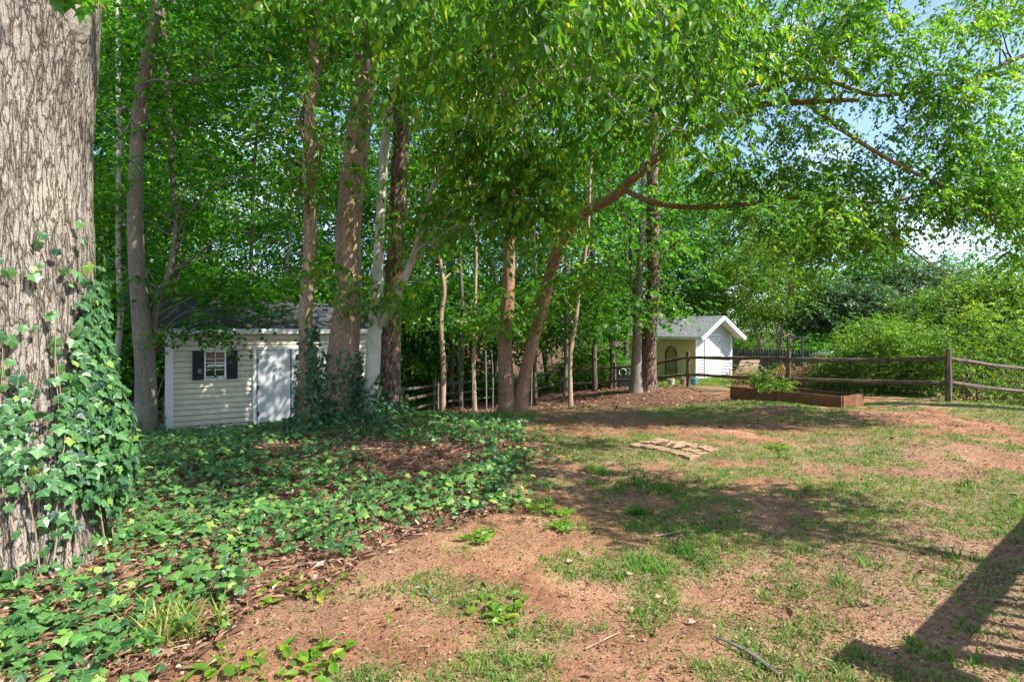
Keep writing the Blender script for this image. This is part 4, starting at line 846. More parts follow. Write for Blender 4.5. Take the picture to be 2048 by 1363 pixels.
# slim stakes at the wood edge
for k, (px, Y, top) in enumerate([(973, 14.3, 700), (945, 14.0, 725), (1062, 14.5, 690), (985, 15.2, 700), (877, 14.2, 760), (1139, 15.4, 700)]):
    b = G3(px, Y); t = P(px + (k % 3 - 1) * 2, top, Y); mb = MB(); tube(mb, [b - [0, 0, .2], (b + t) / 2 + rg(k).normal(0, .012, 3), t], [.022, .020, .017], 7, 8, lump=.06, seed=k)
    root = thing('garden_stake', ['thin stake just right of the tan sapling', 'thin stake left of the tan sapling', 'thin stake just right of the leaning stem foot', 'thin stake nearest the left side of the twin trunk', 'short thin stake beside the slim kinked trunk', 'thin stake under the leaning brown sapling'][k], 'stake', b, 'thin stakes at the wood edge'); mb.build('pole', 'stake', root)

# ------------------------------------------------------------------ sheds
def clapboard(mb, o, u, nrm_, L, H, step=.10, proud=.036, topf=None, mat=0):
    """sawtooth boards on a wall from point o along u; topf(s)->height lets a gable slope"""
    nb = int(math.ceil(H / step)); 
    for i in range(nb):
        z0, z1 = i * step, min((i + 1) * step, H)
        s0, s1 = 0, L
        if topf is not None:
            zz = z1; s0 = topf(zz, 0); s1 = topf(zz, 1); t0, t1 = topf(z0, 0), topf(z0, 1)
            if s1 - s0 < .02: s0 = s1 = (s0 + s1) / 2
        else: t0, t1 = s0, s1
        zg = z1 - min(.022, (z1 - z0) * .3)
        a = o + u * t0 + UP * z0 + nrm_ * proud; b = o + u * t1 + UP * z0 + nrm_ * proud
        c = o + u * s1 + UP * zg + nrm_ * .012; d = o + u * s0 + UP * zg + nrm_ * .012
        c2 = o + u * s1 + UP * zg - nrm_ * .022; d2 = o + u * s0 + UP * zg - nrm_ * .022
        c3 = o + u * s1 + UP * z1 - nrm_ * .022; d3 = o + u * s0 + UP * z1 - nrm_ * .022
        e = o + u * t0 + UP * z0 - nrm_ * .022; f = o + u * t1 + UP * z0 - nrm_ * .022
        mb.quads(np.array([a, b, c, d, c2, d2, c3, d3, e, f]), [(0, 1, 2, 3), (3, 2, 4, 5), (5, 4, 6, 7), (8, 9, 1, 0)], mat=mat)

def build_left_shed():
    ang = math.radians(31); u = np.array([math.cos(ang), math.sin(ang), 0]); nn = np.array([u[1], -u[0], 0]); C = P(333, 660, 12.0); C[2] = 0
    zb = -.56; ze = 1.62; L = 4.6; D = 2.6; H = ze - zb; rise = .62
    root = thing('storage_shed', 'low cream sided shed with dark roof, shuttered window and white double doors', 'shed', (C[0], C[1], zb))
    def S(px):        # distance along the wall seen at photo column px
        s = (px - 1024) / FPX; return (s * C[1] - C[0]) / (u[0] - s * u[1])
    o = np.array([C[0], C[1], zb])
    mb = MB(); clapboard(mb, o, u, nn, L, H, .115); 
    back = o - nn * D
    for p0, uu, n2, LL in ((o, -nn, -u, D), (back + u * 0, u, -nn, L), (o + u * L, -nn, u, D)):
        clapboard(mb, p0, uu, n2, LL, H, .115)
    # solid core and gables
    mb.box(o + u * L / 2 - nn * D / 2 + UP * H / 2, (L - .06, D - .06, H - .004), u, nn, UP)
    for s, n2 in ((0, -u), (L, u)):
        p = o + u * s + UP * H; V = np.array([p, p - nn * D, p - nn * D / 2 + UP * rise]); mb.add(V, [0, 1, 2], [3])
    mb.build('wall', 'cream_siding', root)
    mb = MB()      # white corner boards
    mb.box(o + u * .05 + nn * .024 + UP * (H / 2), (.15, .06, H), u, nn, UP); mb.build('corner_trim', 'white_paint', root)
    mb = MB(); mb.box(o + u * (L - .05) + nn * .024 + UP * H / 2, (.15, .06, H), u, nn, UP); mb.build('corner_trim', 'white_paint', root)
    # roof
    rf = MB(); ov = .16
    for sgn in (1, -1):
        cpt = o + u * L / 2 - nn * D / 2 + UP * (H + rise + .07); slope = nrm(nn * (D / 2) * sgn - UP * rise); Ls = math.hypot(D / 2, rise) + .17
        V = []
        for s in (-L / 2 - ov, L / 2 + ov):
            for q in (0, Ls): V.append(cpt + u * s + slope * q)
        V = np.array(V); V2 = V - UP * .035; VV = np.concatenate([V, V2])
        bk = np.array([[0, 0, 0], [0, Ls, 0], [L, 0, 0], [L, Ls, 0]] * 2, float)
        rf.quads(VV, [(0, 1, 3, 2), (4, 6, 7, 5), (1, 5, 7, 3), (0, 2, 6, 4), (0, 4, 5, 1), (2, 3, 7, 6)], bk=bk)
    roof = rf.build('roof', 'shingle', root)
    mb = MB(); e = o + nn * .145 + UP * (H - .045); mb.box(e + u * L / 2, (L + 2 * ov, .03, .11), u, nn, UP)
    mb.box(o + u * L / 2 + nn * .065 + UP * (H - .085), (L + 2 * ov - .02, .125, .012), u, nn, UP)
    mb.build('fascia', 'white_paint', root)
    # window and shutters
    s0, s1, s2, s3 = S(384), S(408), S(452), S(475); zt = EYE - (701 - HZ) * 12.35 / FPX - zb; zl = EYE - (759 - HZ) * 12.35 / FPX - zb
    for a, b in ((s0, s1), (s2, s3)):
        mb = MB(); a += .004; b -= .004; mb.box(o + u * (a + b) / 2 + nn * .05 + UP * (zt + zl) / 2, (b - a, .028, zt - zl), u, nn, UP)
        for k in range(13):
            z = zl + .05 + (zt - zl - .1) * (k + .5) / 13; mb.box(o + u * (a + b) / 2 + nn * .066 + UP * z, (b - a - .06, .012, .028), u, nrm(nn + UP * .5), nrm(UP - nn * .5))
        mb.build('shutter', 'shutter_black', root)
    mb = MB(); W = s2 - s1; Hh = zt - zl; c = o + u * (s1 + s2) / 2 + nn * .048 + UP * (zt + zl) / 2; f = .032
    for sx in (-1, 1): mb.box(c + u * sx * (W / 2 - f / 2 - .002), (f, .04, Hh - .004), u, nn, UP)
    for z in (-Hh / 2 + f / 2, Hh / 2 - f / 2, -.01): mb.box(c + UP * z + nn * .003, (W - 2 * f, .04, f if z != -.01 else .045), u, nn, UP)
    wf = mb.build('window', 'white_paint', root)
    mb = MB(); mb.box(c - nn * .012, (W - .03, .01, Hh - .03), u, nn, UP); mb.build('pane', 'window_glass', wf)
    mb = MB(); mb.box(c - nn * .002, (.014, .012, Hh - 2 * f), u, nn, UP)
    for z in (Hh * .22, -Hh * .16): mb.box(c - nn * .0035 + UP * z, (W - 2 * f, .012, .014), u, nn, UP)
    mb.box(c - nn * .0035 + UP * (Hh * .08), (W - 2 * f, .012, .02), u, nn, UP); mb.box(c - nn * .0035 + UP * (-Hh * .40), (W - 2 * f, .012, .02), u, nn, UP)
    mb.build('muntins', 'white_paint', wf)
    # doors
    d0, d1, d2 = S(513), S(581), S(581) * 2 - S(513); zt = EYE - (699 - HZ) * 12.9 / FPX - zb; zl = .02
    mb = MB()
    for s in (d0 - .045, d2 + .045): mb.box(o + u * s + nn * .04 + UP * (zt + zl) / 2, (.07, .06, zt - zl), u, nn, UP)
    mb.box(o + u * (d0 + d2) / 2 + nn * .041 + UP * (zt + .04), (d2 - d0 + .16, .06, .075), u, nn, UP)
    mb.build('door_frame', 'white_paint', root)
    for k, (a, b) in enumerate(((d0, d1), (d1, d2))):
        mb = MB(); mb.box(o + u * (a + b) / 2 + nn * .04 + UP * (zt + zl + .02) / 2, (b - a - .03, .035, zt - zl - .03), u, nn, UP); dd = mb.build('door', 'door_white', root)
        for hz in (.15, .5, .85):
            mb = MB(); he = a + .02 if k == 0 else b - .02; mb.box(o + u * he + nn * .062 + UP * (zl + (zt - zl) * hz), (.05, .012, .09), u, nn, UP); mb.build('hinge', 'steel_wire', dd)
        if k == 1:
            mb = MB(); p = o + u * (a + .09) + UP * (zt * .47); tube(mb, [p + nn * .055, p + nn * .08, p + nn * .11], [.012, .012, .03], 10, 4); tube(mb, [p + nn * .056, p + nn * .062], [.034, .034], 12, 1); mb.build('knob', 'metal_black', dd)
    mb = MB(); mb.box(o + u * (d0 + d2) / 2 + nn * .03 + UP * (zt + zl) / 2, (d2 - d0, .014, zt - zl), u, nn, UP); mb.build('door_gap', 'dark_wood', root)
    mb = MB(); mb.box(o + u * L / 2 - nn * D / 2 - UP * .15, (L - .06, D - .06, .30), u, nn, UP); mb.box(o + u * (d0 + d2) / 2 + nn * .25 - UP * .06, (d2 - d0 + .1, .42, .08), u, nn, UP); mb.build('base', 'bed_board', root)
build_left_shed()

def build_small_shed():
    C = P(1391, 660, 26.0); g = gz(C[0], C[1]); zb = P(0, 757, 26)[2]; phi = math.radians(-61); n1 = np.array([math.cos(phi), math.sin(phi), 0]); u1 = np.array([-n1[1], n1[0], 0])   # gable normal, along gable to the right
    n2 = -u1; u2 = -n1           # long wall normal faces left, runs back
    Wd = 2.35; L = 4.6; ze = P(0, 668, 26)[2]; H = ze - zb; rise = .80
    o = np.array([C[0], C[1], zb])
    root = thing('garden_shed', 'small white gabled shed with grey roof beyond the rail fence', 'shed', o)
    mb = MB(); hw = Wd / 2
    def tf(z, e):
        if z <= H: return 0 if e == 0 else Wd
        q = (z - H) / rise * hw; return q if e == 0 else Wd - q
    clapboard(mb, o, u1, n1, Wd, H + rise, .135, topf=tf, mat=1)
    clapboard(mb, o, u2, n2, L, H, .135, mat=0); clapboard(mb, o + u1 * Wd, u2, u1, L, H, .135, mat=0)
    mb.box(o + u1 * hw + u2 * L / 2 + UP * H / 2, (Wd - .06, L - .06, H), u1, u2, UP)
    for s in (0.03, L - .03): p = o + u2 * s + UP * H; mb.add(np.array([p, p + u1 * Wd, p + u1 * hw + UP * rise]), [0, 1, 2], [3])
    mb.build('wall', ['tan_siding', 'white_siding'], root)
    mb = MB()
    for a in (.03, Wd - .03): mb = MB(); mb.box(o + u1 * a + n1 * .024 + UP * H / 2, (.12, .055, H), u1, n1, UP); mb.build('corner_trim', 'white_paint', root)
    rf = MB(); fa = MB(); ovf = .62; ovs = .30
    for sgn in (-1, 1):
        cpt = o + u1 * hw + UP * (H + rise + .06); slope = nrm(u1 * hw * sgn - UP * rise); Ls = math.hypot(hw, rise) + ovs
        V = np.array([cpt + u2 * s + slope * q for s in (-ovf, L + .2) for q in (0, Ls)]); VV = np.concatenate([V, V - UP * .04])
        bk = np.array([[0, 0, 0], [0, Ls, 0], [L + 1, 0, 0], [L + 1, Ls, 0]] * 2, float)
        rf.quads(VV, [(0, 1, 3, 2), (4, 6, 7, 5), (1, 5, 7, 3), (0, 2, 6, 4), (0, 4, 5, 1), (2, 3, 7, 6)], bk=bk)
        q = cpt + slope * Ls / 2 - UP * .10; fa.box(q - u2 * (ovf + .018), (Ls + .03, .03, .16), slope, u2, nrm(np.cross(slope, u2)))
        fa.box(cpt + slope * (Ls + .016) + u2 * (L + .2 - ovf) / 2 - UP * .06, (.03, L + .2 + ovf - .04, .13), nrm(slope * [1, 1, 0]), u2, UP)
        V = np.array([cpt + u2 * s + slope * qq - UP * .075 for s in (-ovf + .02, -.02) for qq in (.02, Ls - .03)]); fa.quads(V, [(0, 1, 3, 2)])
    rf.build('roof', 'pale_shingle', root); fa.build('fascia', 'white_paint', root)
    mb = MB(); a0, a1 = .62, 1.48; mb.box(o + u1 * (a0 + a1) / 2 + n1 * .04 + UP * (H - .1) / 2, (a1 - a0, .04, H - .14), u1, n1, UP)
    dr = mb.build('door', 'door_white', root)
    mb = MB()
    for s in (a0 - .04, a1 + .04): mb.box(o + u1 * s + n1 * .038 + UP * (H - .06) / 2, (.06, .05, H - .06), u1, n1, UP)
    mb.box(o + u1 * (a0 + a1) / 2 + n1 * .038 + UP * (H - .03), (a1 - a0 + .16, .05, .06), u1, n1, UP); mb.build('door_frame', 'white_paint', root)
    mb = MB(); mb.box(o + u1 * (a1 + .01) + n1 * .07 + UP * H * .8, (.05, .02, .09), u1, n1, UP); mb.build('hinge', 'metal_black', dr)
    mb = MB(); mb.box(o + u1 * hw + u2 * L / 2 - UP * .25, (Wd - .05, L - .05, .5), u1, u2, UP); mb.build('base', 'concrete', root)
    # arched metal trellis leaning on the long wall
    c = o + u2 * 1.45 + n2 * .09; tr = thing('garden_trellis', 'black arched metal trellis leaning on the tan shed wall', 'trellis', c)
    mb = MB(); w = .36; hh = 1.05
    arch = [c + u2 * (-w) + UP * .05] + [c + u2 * (-w * math.cos(t)) + UP * (hh + w * 1.1 * math.sin(t)) for t in np.linspace(0, math.pi, 12)] + [c + u2 * w + UP * .05]
    tube(mb, arch, np.full(len(arch), .022), 6, 40)
    inner = [c + u2 * (-w * .78 * math.cos(t)) + UP * (hh + w * .85 * math.sin(t)) for t in np.linspace(0, math.pi, 10)]; tube(mb, inner, np.full(10, .011), 5, 24)
    for s in np.linspace(-.8, .8, 7): tube(mb, [c + u2 * w * s + UP * .05, c + u2 * w * s + UP * (hh + w * .8 * math.sqrt(max(0, 1 - s * s)))], [.011, .011], 5, 2)
    for z in (.3, .75): tube(mb, [c - u2 * w + UP * z, c + u2 * w + UP * z], [.013, .013], 5, 2)
    mb.build('metalwork', 'metal_black', tr)
build_small_shed()

# ------------------------------------------------------------------ picket fence, arbor, panel, bin
def build_pickets():
    a = P(1462, 695, 28.5); b = P(1700, 700, 24.5); root = thing('picket_fence', 'dark grey picket fence running back from the small shed', 'fence', (a[0], a[1], gz(a[0], a[1])))
    u = nrm((b - a) * [1, 1, 0]); L = np.linalg.norm((b - a)[:2]); nn = np.array([u[1], -u[0], 0]); n = int(L / .13)
    for k in range(min(n, 70)):
        p = a + (b - a) * k / n; g = gz(p[0], p[1]); mb = MB(); h = p[2] - g; w = .042
        V = []
        for y in (-.01, .01):
            for q, z in ((-w, 0), (w, 0), (w, h - .07), (0, h), (-w, h - .07)): V.append(np.array([p[0], p[1], g]) + u * q + nn * y + UP * z)
        mb.add(np.array(V), [0, 1, 2, 3, 4, 9, 8, 7, 6, 5, 0, 5, 6, 1, 1, 6, 7, 2, 2, 7, 8, 3, 3, 8, 9, 4, 4, 9, 5, 0], [5, 5, 4, 4, 4, 4, 4]); mb.build('picket', 'dark_wood', root)
    for f in (.25, .8):
        mb = MB(); q0 = np.array([a[0], a[1], gz(a[0], a[1]) * (1 - f) + a[2] * f]) - nn * .03; q1 = np.array([b[0], b[1], gz(b[0], b[1]) * (1 - f) + b[2] * f]) - nn * .03
        d = nrm(q1 - q0); mb.box((q0 + q1) / 2, (np.linalg.norm(q1 - q0), .03, .08), d, nn, nrm(np.cross(d, nn))); mb.build('rail', 'dark_wood', root)
build_pickets()
def build_arbor():
    a = P(1577, 675, 20.5); b = P(1605, 678, 20.5); g = gz(a[0], a[1]); root = thing('garden_arbor', 'plain dark wooden arbor frame beside the fence post', 'arbor', (a[0], a[1], g))
    for p in (a, b): mb = MB(); mb.box((p[0], p[1], (g + p[2]) / 2), (.07, .07, p[2] - g)); mb.build('post', 'dark_wood', root)
    mb = MB(); mb.box(((a[0] + b[0]) / 2, a[1], a[2] + .024), (b[0] - a[0] + .16, .08, .05)); mb.build('crossbar', 'dark_wood', root)
build_arbor()
def build_misc():
    # sloping brown panel
    root = thing('ramp_panel', 'brown wooden panel leaning against the picket fence', 'panel', P(1500, 752, 24)); mb = MB()
    V = [P(1464, 754, 23.2), P(1508, 756, 23.0), P(1520, 719, 24.0), P(1484, 717, 24.2)]; V = np.array(V); nn = nrm(np.cross(V[1] - V[0], V[3] - V[0])); W = np.concatenate([V, V - nn * .06])
    mb.quads(W, [(0, 1, 2, 3), (7, 6, 5, 4), (0, 4, 5, 1), (1, 5, 6, 2), (2, 6, 7, 3), (3, 7, 4, 0)]); pb = mb.build('board', 'brown_panel', root)
    mb = MB(); nf = nn if nn[1] < 0 else -nn
    for t in (.2, .5, .8):
        c = (V[0] * (1 - t) + V[3] * t + V[1] * (1 - t) + V[2] * t) / 2 + nf * .012; mb.box(c, (np.linalg.norm(V[1] - V[0]) * .92, .02, .05), nrm(V[1] - V[0]), nf, nrm(V[3] - V[0]))
    mb.build('cleat', 'brown_panel', root)
    # dark bin with hose ring behind the fence
    c = P(1243, 755, 25.5); g = gz(c[0], c[1]); root = thing('storage_bin', 'dark lidded bin with a pale hose looped on its front', 'bin', (c[0], c[1], g)); mb = MB(); top = P(0, 736, 25.5)[2]
    mb.box((c[0], c[1], (g + top) / 2), (.62, .5, top - g)); mb.build('body', 'metal_black', root)
    mb = MB(); mb.box((c[0] - .02, c[1], top + .03), (.72, .58, .05)); mb.build('lid', 'brown_panel', root)
    mb = MB(); tube(mb, [np.array([c[0] + .16 * math.sin(t), c[1] - .28, top - .16 - .16 * math.cos(t)]) for t in np.linspace(.9, 5.4, 12)][::-1], np.full(12, .017), 6, 30); mb.build('hose', 'white_paint', root)
    # pots by the fence post
    for k, (px, py, m, lab) in enumerate([(1388, 764, 'blue_plastic', 'small blue pot at the foot of the fence post'), (1342, 764, 'concrete', 'pale round pot left of the fence post'), (1366, 765, 'brick', 'small clay pot beside the pale round pot')]):
        c = P(px, py, 20.8); g = gz(c[0], c[1]); root = thing('plant_pot', lab, 'pot', (c[0], c[1], g)); mb = MB()
        tube(mb, [np.array([c[0], c[1], g]), np.array([c[0], c[1], g + .12]), np.array([c[0], c[1], g + .24])], [.09, .12, .135], 14, 6); tube(mb, [np.array([c[0], c[1], g + .235]), np.array([c[0], c[1], g + .265])], [.148, .148], 14, 1); mb.build('vessel', m, root, True)
        cb = MB(); r2 = rg(k + 60); n = 60; p = np.array([c[0], c[1], g + .34]) + r2.normal(size=(n, 3)) * [.08, .08, .06]; add_leaves(cb, OVATE, p, rv(r2, n) + UP * .4, rv(r2, n), r2.uniform(.04, .08, n), r2.uniform(.3, .8, n)); cb.build('foliage', 'bright_leaf', root)
build_misc()

# ------------------------------------------------------------------ raised bed
def build_bed():
    A = np.array([7.05, 12.15]); B = np.array([5.50, 14.3]); w = nrm(np.array([.81, .58])) * 1.0; Cc = A + w; D = B + w
    zs = [gz(*p) for p in (A, B, Cc, D)]; top = max(zs) + .24; root = thing('raised_bed', 'long brown board raised bed, bare soil with a leafy plant at its far end', 'raised bed', (A[0], A[1], min(zs)))
    z0 = min(zs) - .1
    def plank(p, q, t=.045, e=0.):
        p3 = np.array([p[0], p[1], 0]); q3 = np.array([q[0], q[1], 0]); d = nrm(q3 - p3); n2 = np.array([d[1], -d[0], 0]); mb = MB(); L = np.linalg.norm(q3 - p3) - 2 * e
        mb.box((p3 + q3) / 2 + UP * (z0 + top) / 2, (L, t, top - z0), d, n2, UP); return mb.build('board', 'bed_board', root)
    plank(A, B); plank(Cc, D); plank(A, Cc, .045, .024); plank(B, D, .045, .024)
    mb = MB(); n = 24; s = np.linspace(.04, .96, n); S1, S2 = np.meshgrid(s, s); X = A[0] + (B - A)[0] * S1 + w[0] * S2; Y = A[1] + (B - A)[1] * S1 + w[1] * S2
    Z = top - .09 + (fbm(X * 3, Y * 3, 3) - .5) * .08; i = np.arange(n - 1)[:, None] * n + np.arange(n - 1)[None]; mb.quads(np.stack([X, Y, Z], -1).reshape(-1, 3), np.stack([i, i + 1, i + n + 1, i + n], -1).reshape(-1, 4)); mb.build('soil', 'soil', root, True)
    for k, (f, g_, h, sc_) in enumerate([(.83, .35, .55, 1), (.62, .3, .25, .8), (.72, .6, .38, .9)]):
        c2 = A + (B - A) * f + w * g_; c = np.array([c2[0], c2[1], top - .08]); r2 = rg(k + 44)
        pr = thing('vegetable_plant', ['tall floppy leafy plant at the far end of the raised bed', 'low spreading plant nearest the middle of the raised bed', 'middling bushy plant between the other two in the raised bed'][k], 'plant', c)
        mb = MB(); cb = MB(); ends = []
        for j in range(7):
            a = r2.uniform(0, 6.28); e = c + np.array([math.cos(a) * .38 * sc_, math.sin(a) * .3 * sc_, h * r2.uniform(.5, 1.1)]); tube(mb, [c, c * .5 + e * .5 + UP * .06, e], [.010, .008, .003], 5, 6, seed=j); ends += [e, c * .4 + e * .6]
        clump_sprays(cb, r2, np.array(ends), np.full(len(ends), .16), 7, .16, 6, OVATE, .07, zf=.6, twig=None)
        mb.build('stem', 'vine', pr); cb.build('foliage', ['bright_leaf', 'twig'], pr)
build_bed()

# ------------------------------------------------------------------ brick pad with a hole
def build_bricks():
    c = np.array([2.16, 7.70]); g = gz(*c); root = thing('brick_fire_pit', 'square pad of loose bricks around a sunken hole in the lawn', 'fire pit', (c[0], c[1], g))
    ang = math.radians(-52); u = np.array([math.cos(ang), math.sin(ang), 0]); v = np.array([-u[1], u[0], 0]); r2 = rg(3); mb = MB()
    C3 = np.array([c[0], c[1], g]); bw, bl = .102, .205
    for i in range(-5, 5):
        for j in (-1, 0, 1):
            x = (i + .5) * bw; y = j * bl + (.02 if i % 2 else 0)
            if abs(x) < .21 and j == 0: continue
            q = C3 + u * x + v * y + UP * (-.006 + r2.normal(0, .005) + gz(c[0] + (u * x + v * y)[0], c[1] + (u * x + v * y)[1]) - g); a = r2.normal(0, .025); uu = u * math.cos(a) + v * math.sin(a); vv = -u * math.sin(a) + v * math.cos(a)
            mb.box(q, (bw - .012, bl - .012, .06), uu, vv, nrm(UP + r2.normal(size=3) * .03))
    for k in range(2): a = k * 2.3; mb.box(C3 + u * .12 * math.cos(a) + v * .05 * math.sin(a) + UP * .02, (.09, .17, .055), nrm(u + v * r2.normal()), nrm(v + UP * .5), UP)
    mb.build('bricks', 'brick', root)
    mb = MB(); n = 12; s = np.linspace(-.2, .2, n); X, Y = np.meshgrid(s, s * .5); Z = .006 + .02 * (X * X + Y * Y) / .04 ; V = C3 + X[..., None] * u + Y[..., None] * v + Z[..., None] * UP; i = np.arange(n - 1)[:, None] * n + np.arange(n - 1)[None]; mb.quads(V.reshape(-1, 3), np.stack([i, i + 1, i + n + 1, i + n], -1).reshape(-1, 4)); mb.build('ash', 'soil', root, True)
build_bricks()

# ------------------------------------------------------------------ hedge, palm, shrubs beyond the fence
def shrub(name, label, c, rad, n, per, leafm, tmpl, size, seed, L=.35, nl=8, stems=6, zf=.8, droop=.2, cat='shrub', **k):
    r2 = rg(seed); g = gz(c[0], c[1]); root = thing(name, label, cat, (c[0], c[1], g)); cc = np.array([c[0], c[1], g + rad[2]])
    v = rv(r2, n) * (r2.uniform(.3, 1, n) ** .4)[:, None]; cl = cc + v * np.array(rad); cl[:, 2] = np.maximum(cl[:, 2], g + .12)
    mb = MB()
    for j in range(stems):
        e = cl[int(r2.integers(n))]; tube(mb, [np.array([c[0] + r2.normal(0, rad[0] * .2), c[1] + r2.normal(0, .1), g - .05]), cc * .5 + e * .5, e], [.03, .02, .006], 6, 8, seed=j)
    mb.build('stems', 'twig', root)
    cb = MB(); clump_sprays(cb, r2, cl, np.full(n, .32 * max(.5, min(rad))), per, L, nl, tmpl, size, zf=zf, twig=None, droop=droop, **k); cb.build('foliage', [leafm, 'twig'], root)
def hedge():
    r2 = rg(66); root = thing('hedge', 'long bright green hedge pressed against the wire of the rail fence', 'hedge', (10, 15, gz(10, 15)))
    cl = []
    for _ in range(470):
        px = r2.uniform(1640, 2260); Yb = np.interp(px, [1640, 1897, 2075, 2300], [17.2, 14.0, 15.4, 16.5]); Y = Yb + r2.uniform(.05, 1.6)
        topz = np.interp(px, [1640, 1760, 1900, 2050, 2260], [.95, 1.45, 1.75, 2.0, 2.2]) + .28 * math.sin(px * .03) + .22 * math.sin(px * .071 + 1) + (r2.uniform(.1, .45) if r2.uniform() < .15 else 0); X = (px - 1024) * Y / FPX; g = gz(X, Y)
        cl.append([X, Y, r2.uniform(g + .1, topz - .1)])
    cb = MB(); cl = np.array(cl); clump_sprays(cb, r2, cl, np.full(len(cl), .26), 15, .30, 9, OVATE, .082, zf=.9, twig=None, droop=.2); cb.build('foliage', ['bright_leaf', 'twig'], root)
    mb = MB()
    for k in range(30):
        e = cl[k * 9]; mb = MB(); tube(mb, [np.array([e[0], e[1], gz(e[0], e[1]) - .05]), e], [.02, .008], 5, 3); mb.build('stem', 'twig', root)
hedge()
shrub('shrub', 'russet and green shrub behind the fence by the arbor', (9.15, 18.2), (.8, .55, .42), 50, 14, 'russet_leaf', OVATE, .06, 71)
shrub('shrub', 'small russet shrub between the leaning panel and the arbor', (8.0, 19.4), (.5, .4, .3), 24, 14, 'russet_leaf', OVATE, .06, 72)
shrub('shrub', 'bushy light green shrub at the foot of the palm', (10.9, 18.5), (1.1, .7, .55), 60, 14, 'bright_leaf', OVATE, .08, 73)
shrub('shrub', 'tall leafy shrub towering over the hedge near its left end', (13.4, 20.0), (1.8, 1.2, 1.35), 120, 16, 'bright_leaf', OVATE, .10, 74, L=.45)
shrub('shrub', 'deep green shrub filling the gap right of the picket fence', (14.6, 27.5), (1.8, 1.2, 1.0), 90, 16, 'wood_leaf', OVATE, .11, 75, L=.45)
shrub('shrub', 'round shrub behind the picket fence near the small shed', (13.4, 33), (2.2, 1.2, 1.1), 90, 16, 'wood_leaf', OVATE, .12, 76, L=.45)
shrub('shrub', 'yellow green shrub left of the small shed behind the fence', (4.0, 27.5), (2.0, 1.2, .9), 80, 16, 'bright_leaf', OVATE, .11, 77, L=.45)
def palm():
    r2 = rg(55); b = G3(1672, 19.0); root = thing('palm', 'spiky silver green palm fountaining above the hedge', 'palm', b); mb = MB(); top = P(1672, 722, 19.0)
    tube(mb, [b - [0, 0, .1], (b + top) / 2, top], [.16, .15, .13], 12, 8, lump=.1, seed=4); mb.build('trunk', 'brown_bark', root, True)
    for k in range(26):
        a = k * 2.399; el = .95 - 1.25 * (k / 26) + r2.normal(0, .08); d = np.array([math.cos(a) * math.cos(el), math.sin(a) * math.cos(el), math.sin(el)]); L = r2.uniform(.75, 1.05)
        mb = MB(); q = np.linspace(0, 1, 8); C = top + d * (L * q)[:, None] - UP * (.45 * L * q ** 2.2)[:, None]
        tube(mb, C, .012 * (1 - .8 * q), 4, rawpath=True)
        nl = 30; t = np.repeat(np.linspace(.22, 1, nl), 2); p = top + d * (L * t)[:, None] - UP * (.45 * L * t ** 2.2)[:, None]; tan = nrm(d - UP * (.99 * t ** 1.2)[:, None]); side = nrm(np.cross(tan, UP)) * np.tile([1., -1.], nl)[:, None]
        ld = tan * .9 + side * .75 + UP * .18 + r2.normal(size=(2 * nl, 3)) * .06
        add_leaves(mb, NARROW, p, ld, np.cross(tan, side) + .001, np.full(2 * nl, .34) * (1.1 - .5 * t), np.clip(r2.normal(.5, .2, 2 * nl), 0, 1), 1, .22); mb.build('frond', ['twig', 'palm_leaf'], root)
palm()

# ------------------------------------------------------------------ ivy on the clump trunks
def trunk_ivy(label, px, Y, rad, h, n, seed, sideb=0., spread=2.4, leafsz=.07):
    r2 = rg(seed); b = G3(px, Y); mb = MB(); a = r2.uniform(0, 6.283, n); hh = h * r2.uniform(0, 1, n) ** 1.3
    keep = r2.uniform(size=n) < np.clip(np.exp(-hh / (h * .45)) * (.45 + .8 * fbm(a * 1.3, hh * 3, seed)) + sideb * (np.cos(a - .1) > .3) * (.5 + .5 * (fbm(a * 2, hh * 4, seed + 1) > .45)), 0, 1)
    a, hh = a[keep], hh[keep]; n = len(a); rr = rad * (1 + .5 * np.exp(-hh / .25)) + r2.uniform(.01, .10, n) + .28 * np.exp(-hh / .22) * r2.uniform(0, 1, n)
    pos = np.stack([b[0] + rr * np.cos(a), b[1] + rr * np.sin(a), b[2] + hh], -1); out = np.stack([np.cos(a), np.sin(a), 0 * a], -1)
    add_leaves(mb, IVY, pos, np.array([0, 0, -1.]) + r2.normal(size=(n, 3)) * .5, out + UP * .4 + r2.normal(size=(n, 3)) * .4, r2.uniform(.7, 1.3, n) * leafsz, np.clip(r2.normal(.28, .18, n), 0, 1), 0, 1., True)
    for k in range(6):
        aa = r2.uniform(-2.5, .3); H = h * r2.uniform(.3, .9); tube(mb, [np.array([b[0] + (rad + .04 + .1 * (1 - t) ** 4) * math.cos(aa + .3 * t), b[1] + (rad + .04 + .1 * (1 - t) ** 4) * math.sin(aa + .3 * t), b[2] + H * t]) for t in np.linspace(0, 1, 5)], np.linspace(.008, .003, 5), 4, 10, mat=1)
    ivy_obj(mb, 'climbing_ivy', '', label, b)
trunk_ivy('dark ivy climbing one side of the slender trunk by the shed doors', 613, 9.6, .112, 1.75, 1700, 1, .75)
trunk_ivy('ivy skirting the base of the thickest trunk', 682, 10.3, .30, 1.25, 3200, 2, .25)
trunk_ivy('ivy tangled around the foot of the pale forked trunk', 738, 10.1, .135, .9, 1500, 3, .15)
trunk_ivy('ivy at the foot of the rough pine behind the pale trunk', 778, 11.0, .20, .6, 1500, 4)
trunk_ivy('ivy tuft at the base of the grey trunk beside the shed', 290, 11.4, .22, .45, 600, 5)

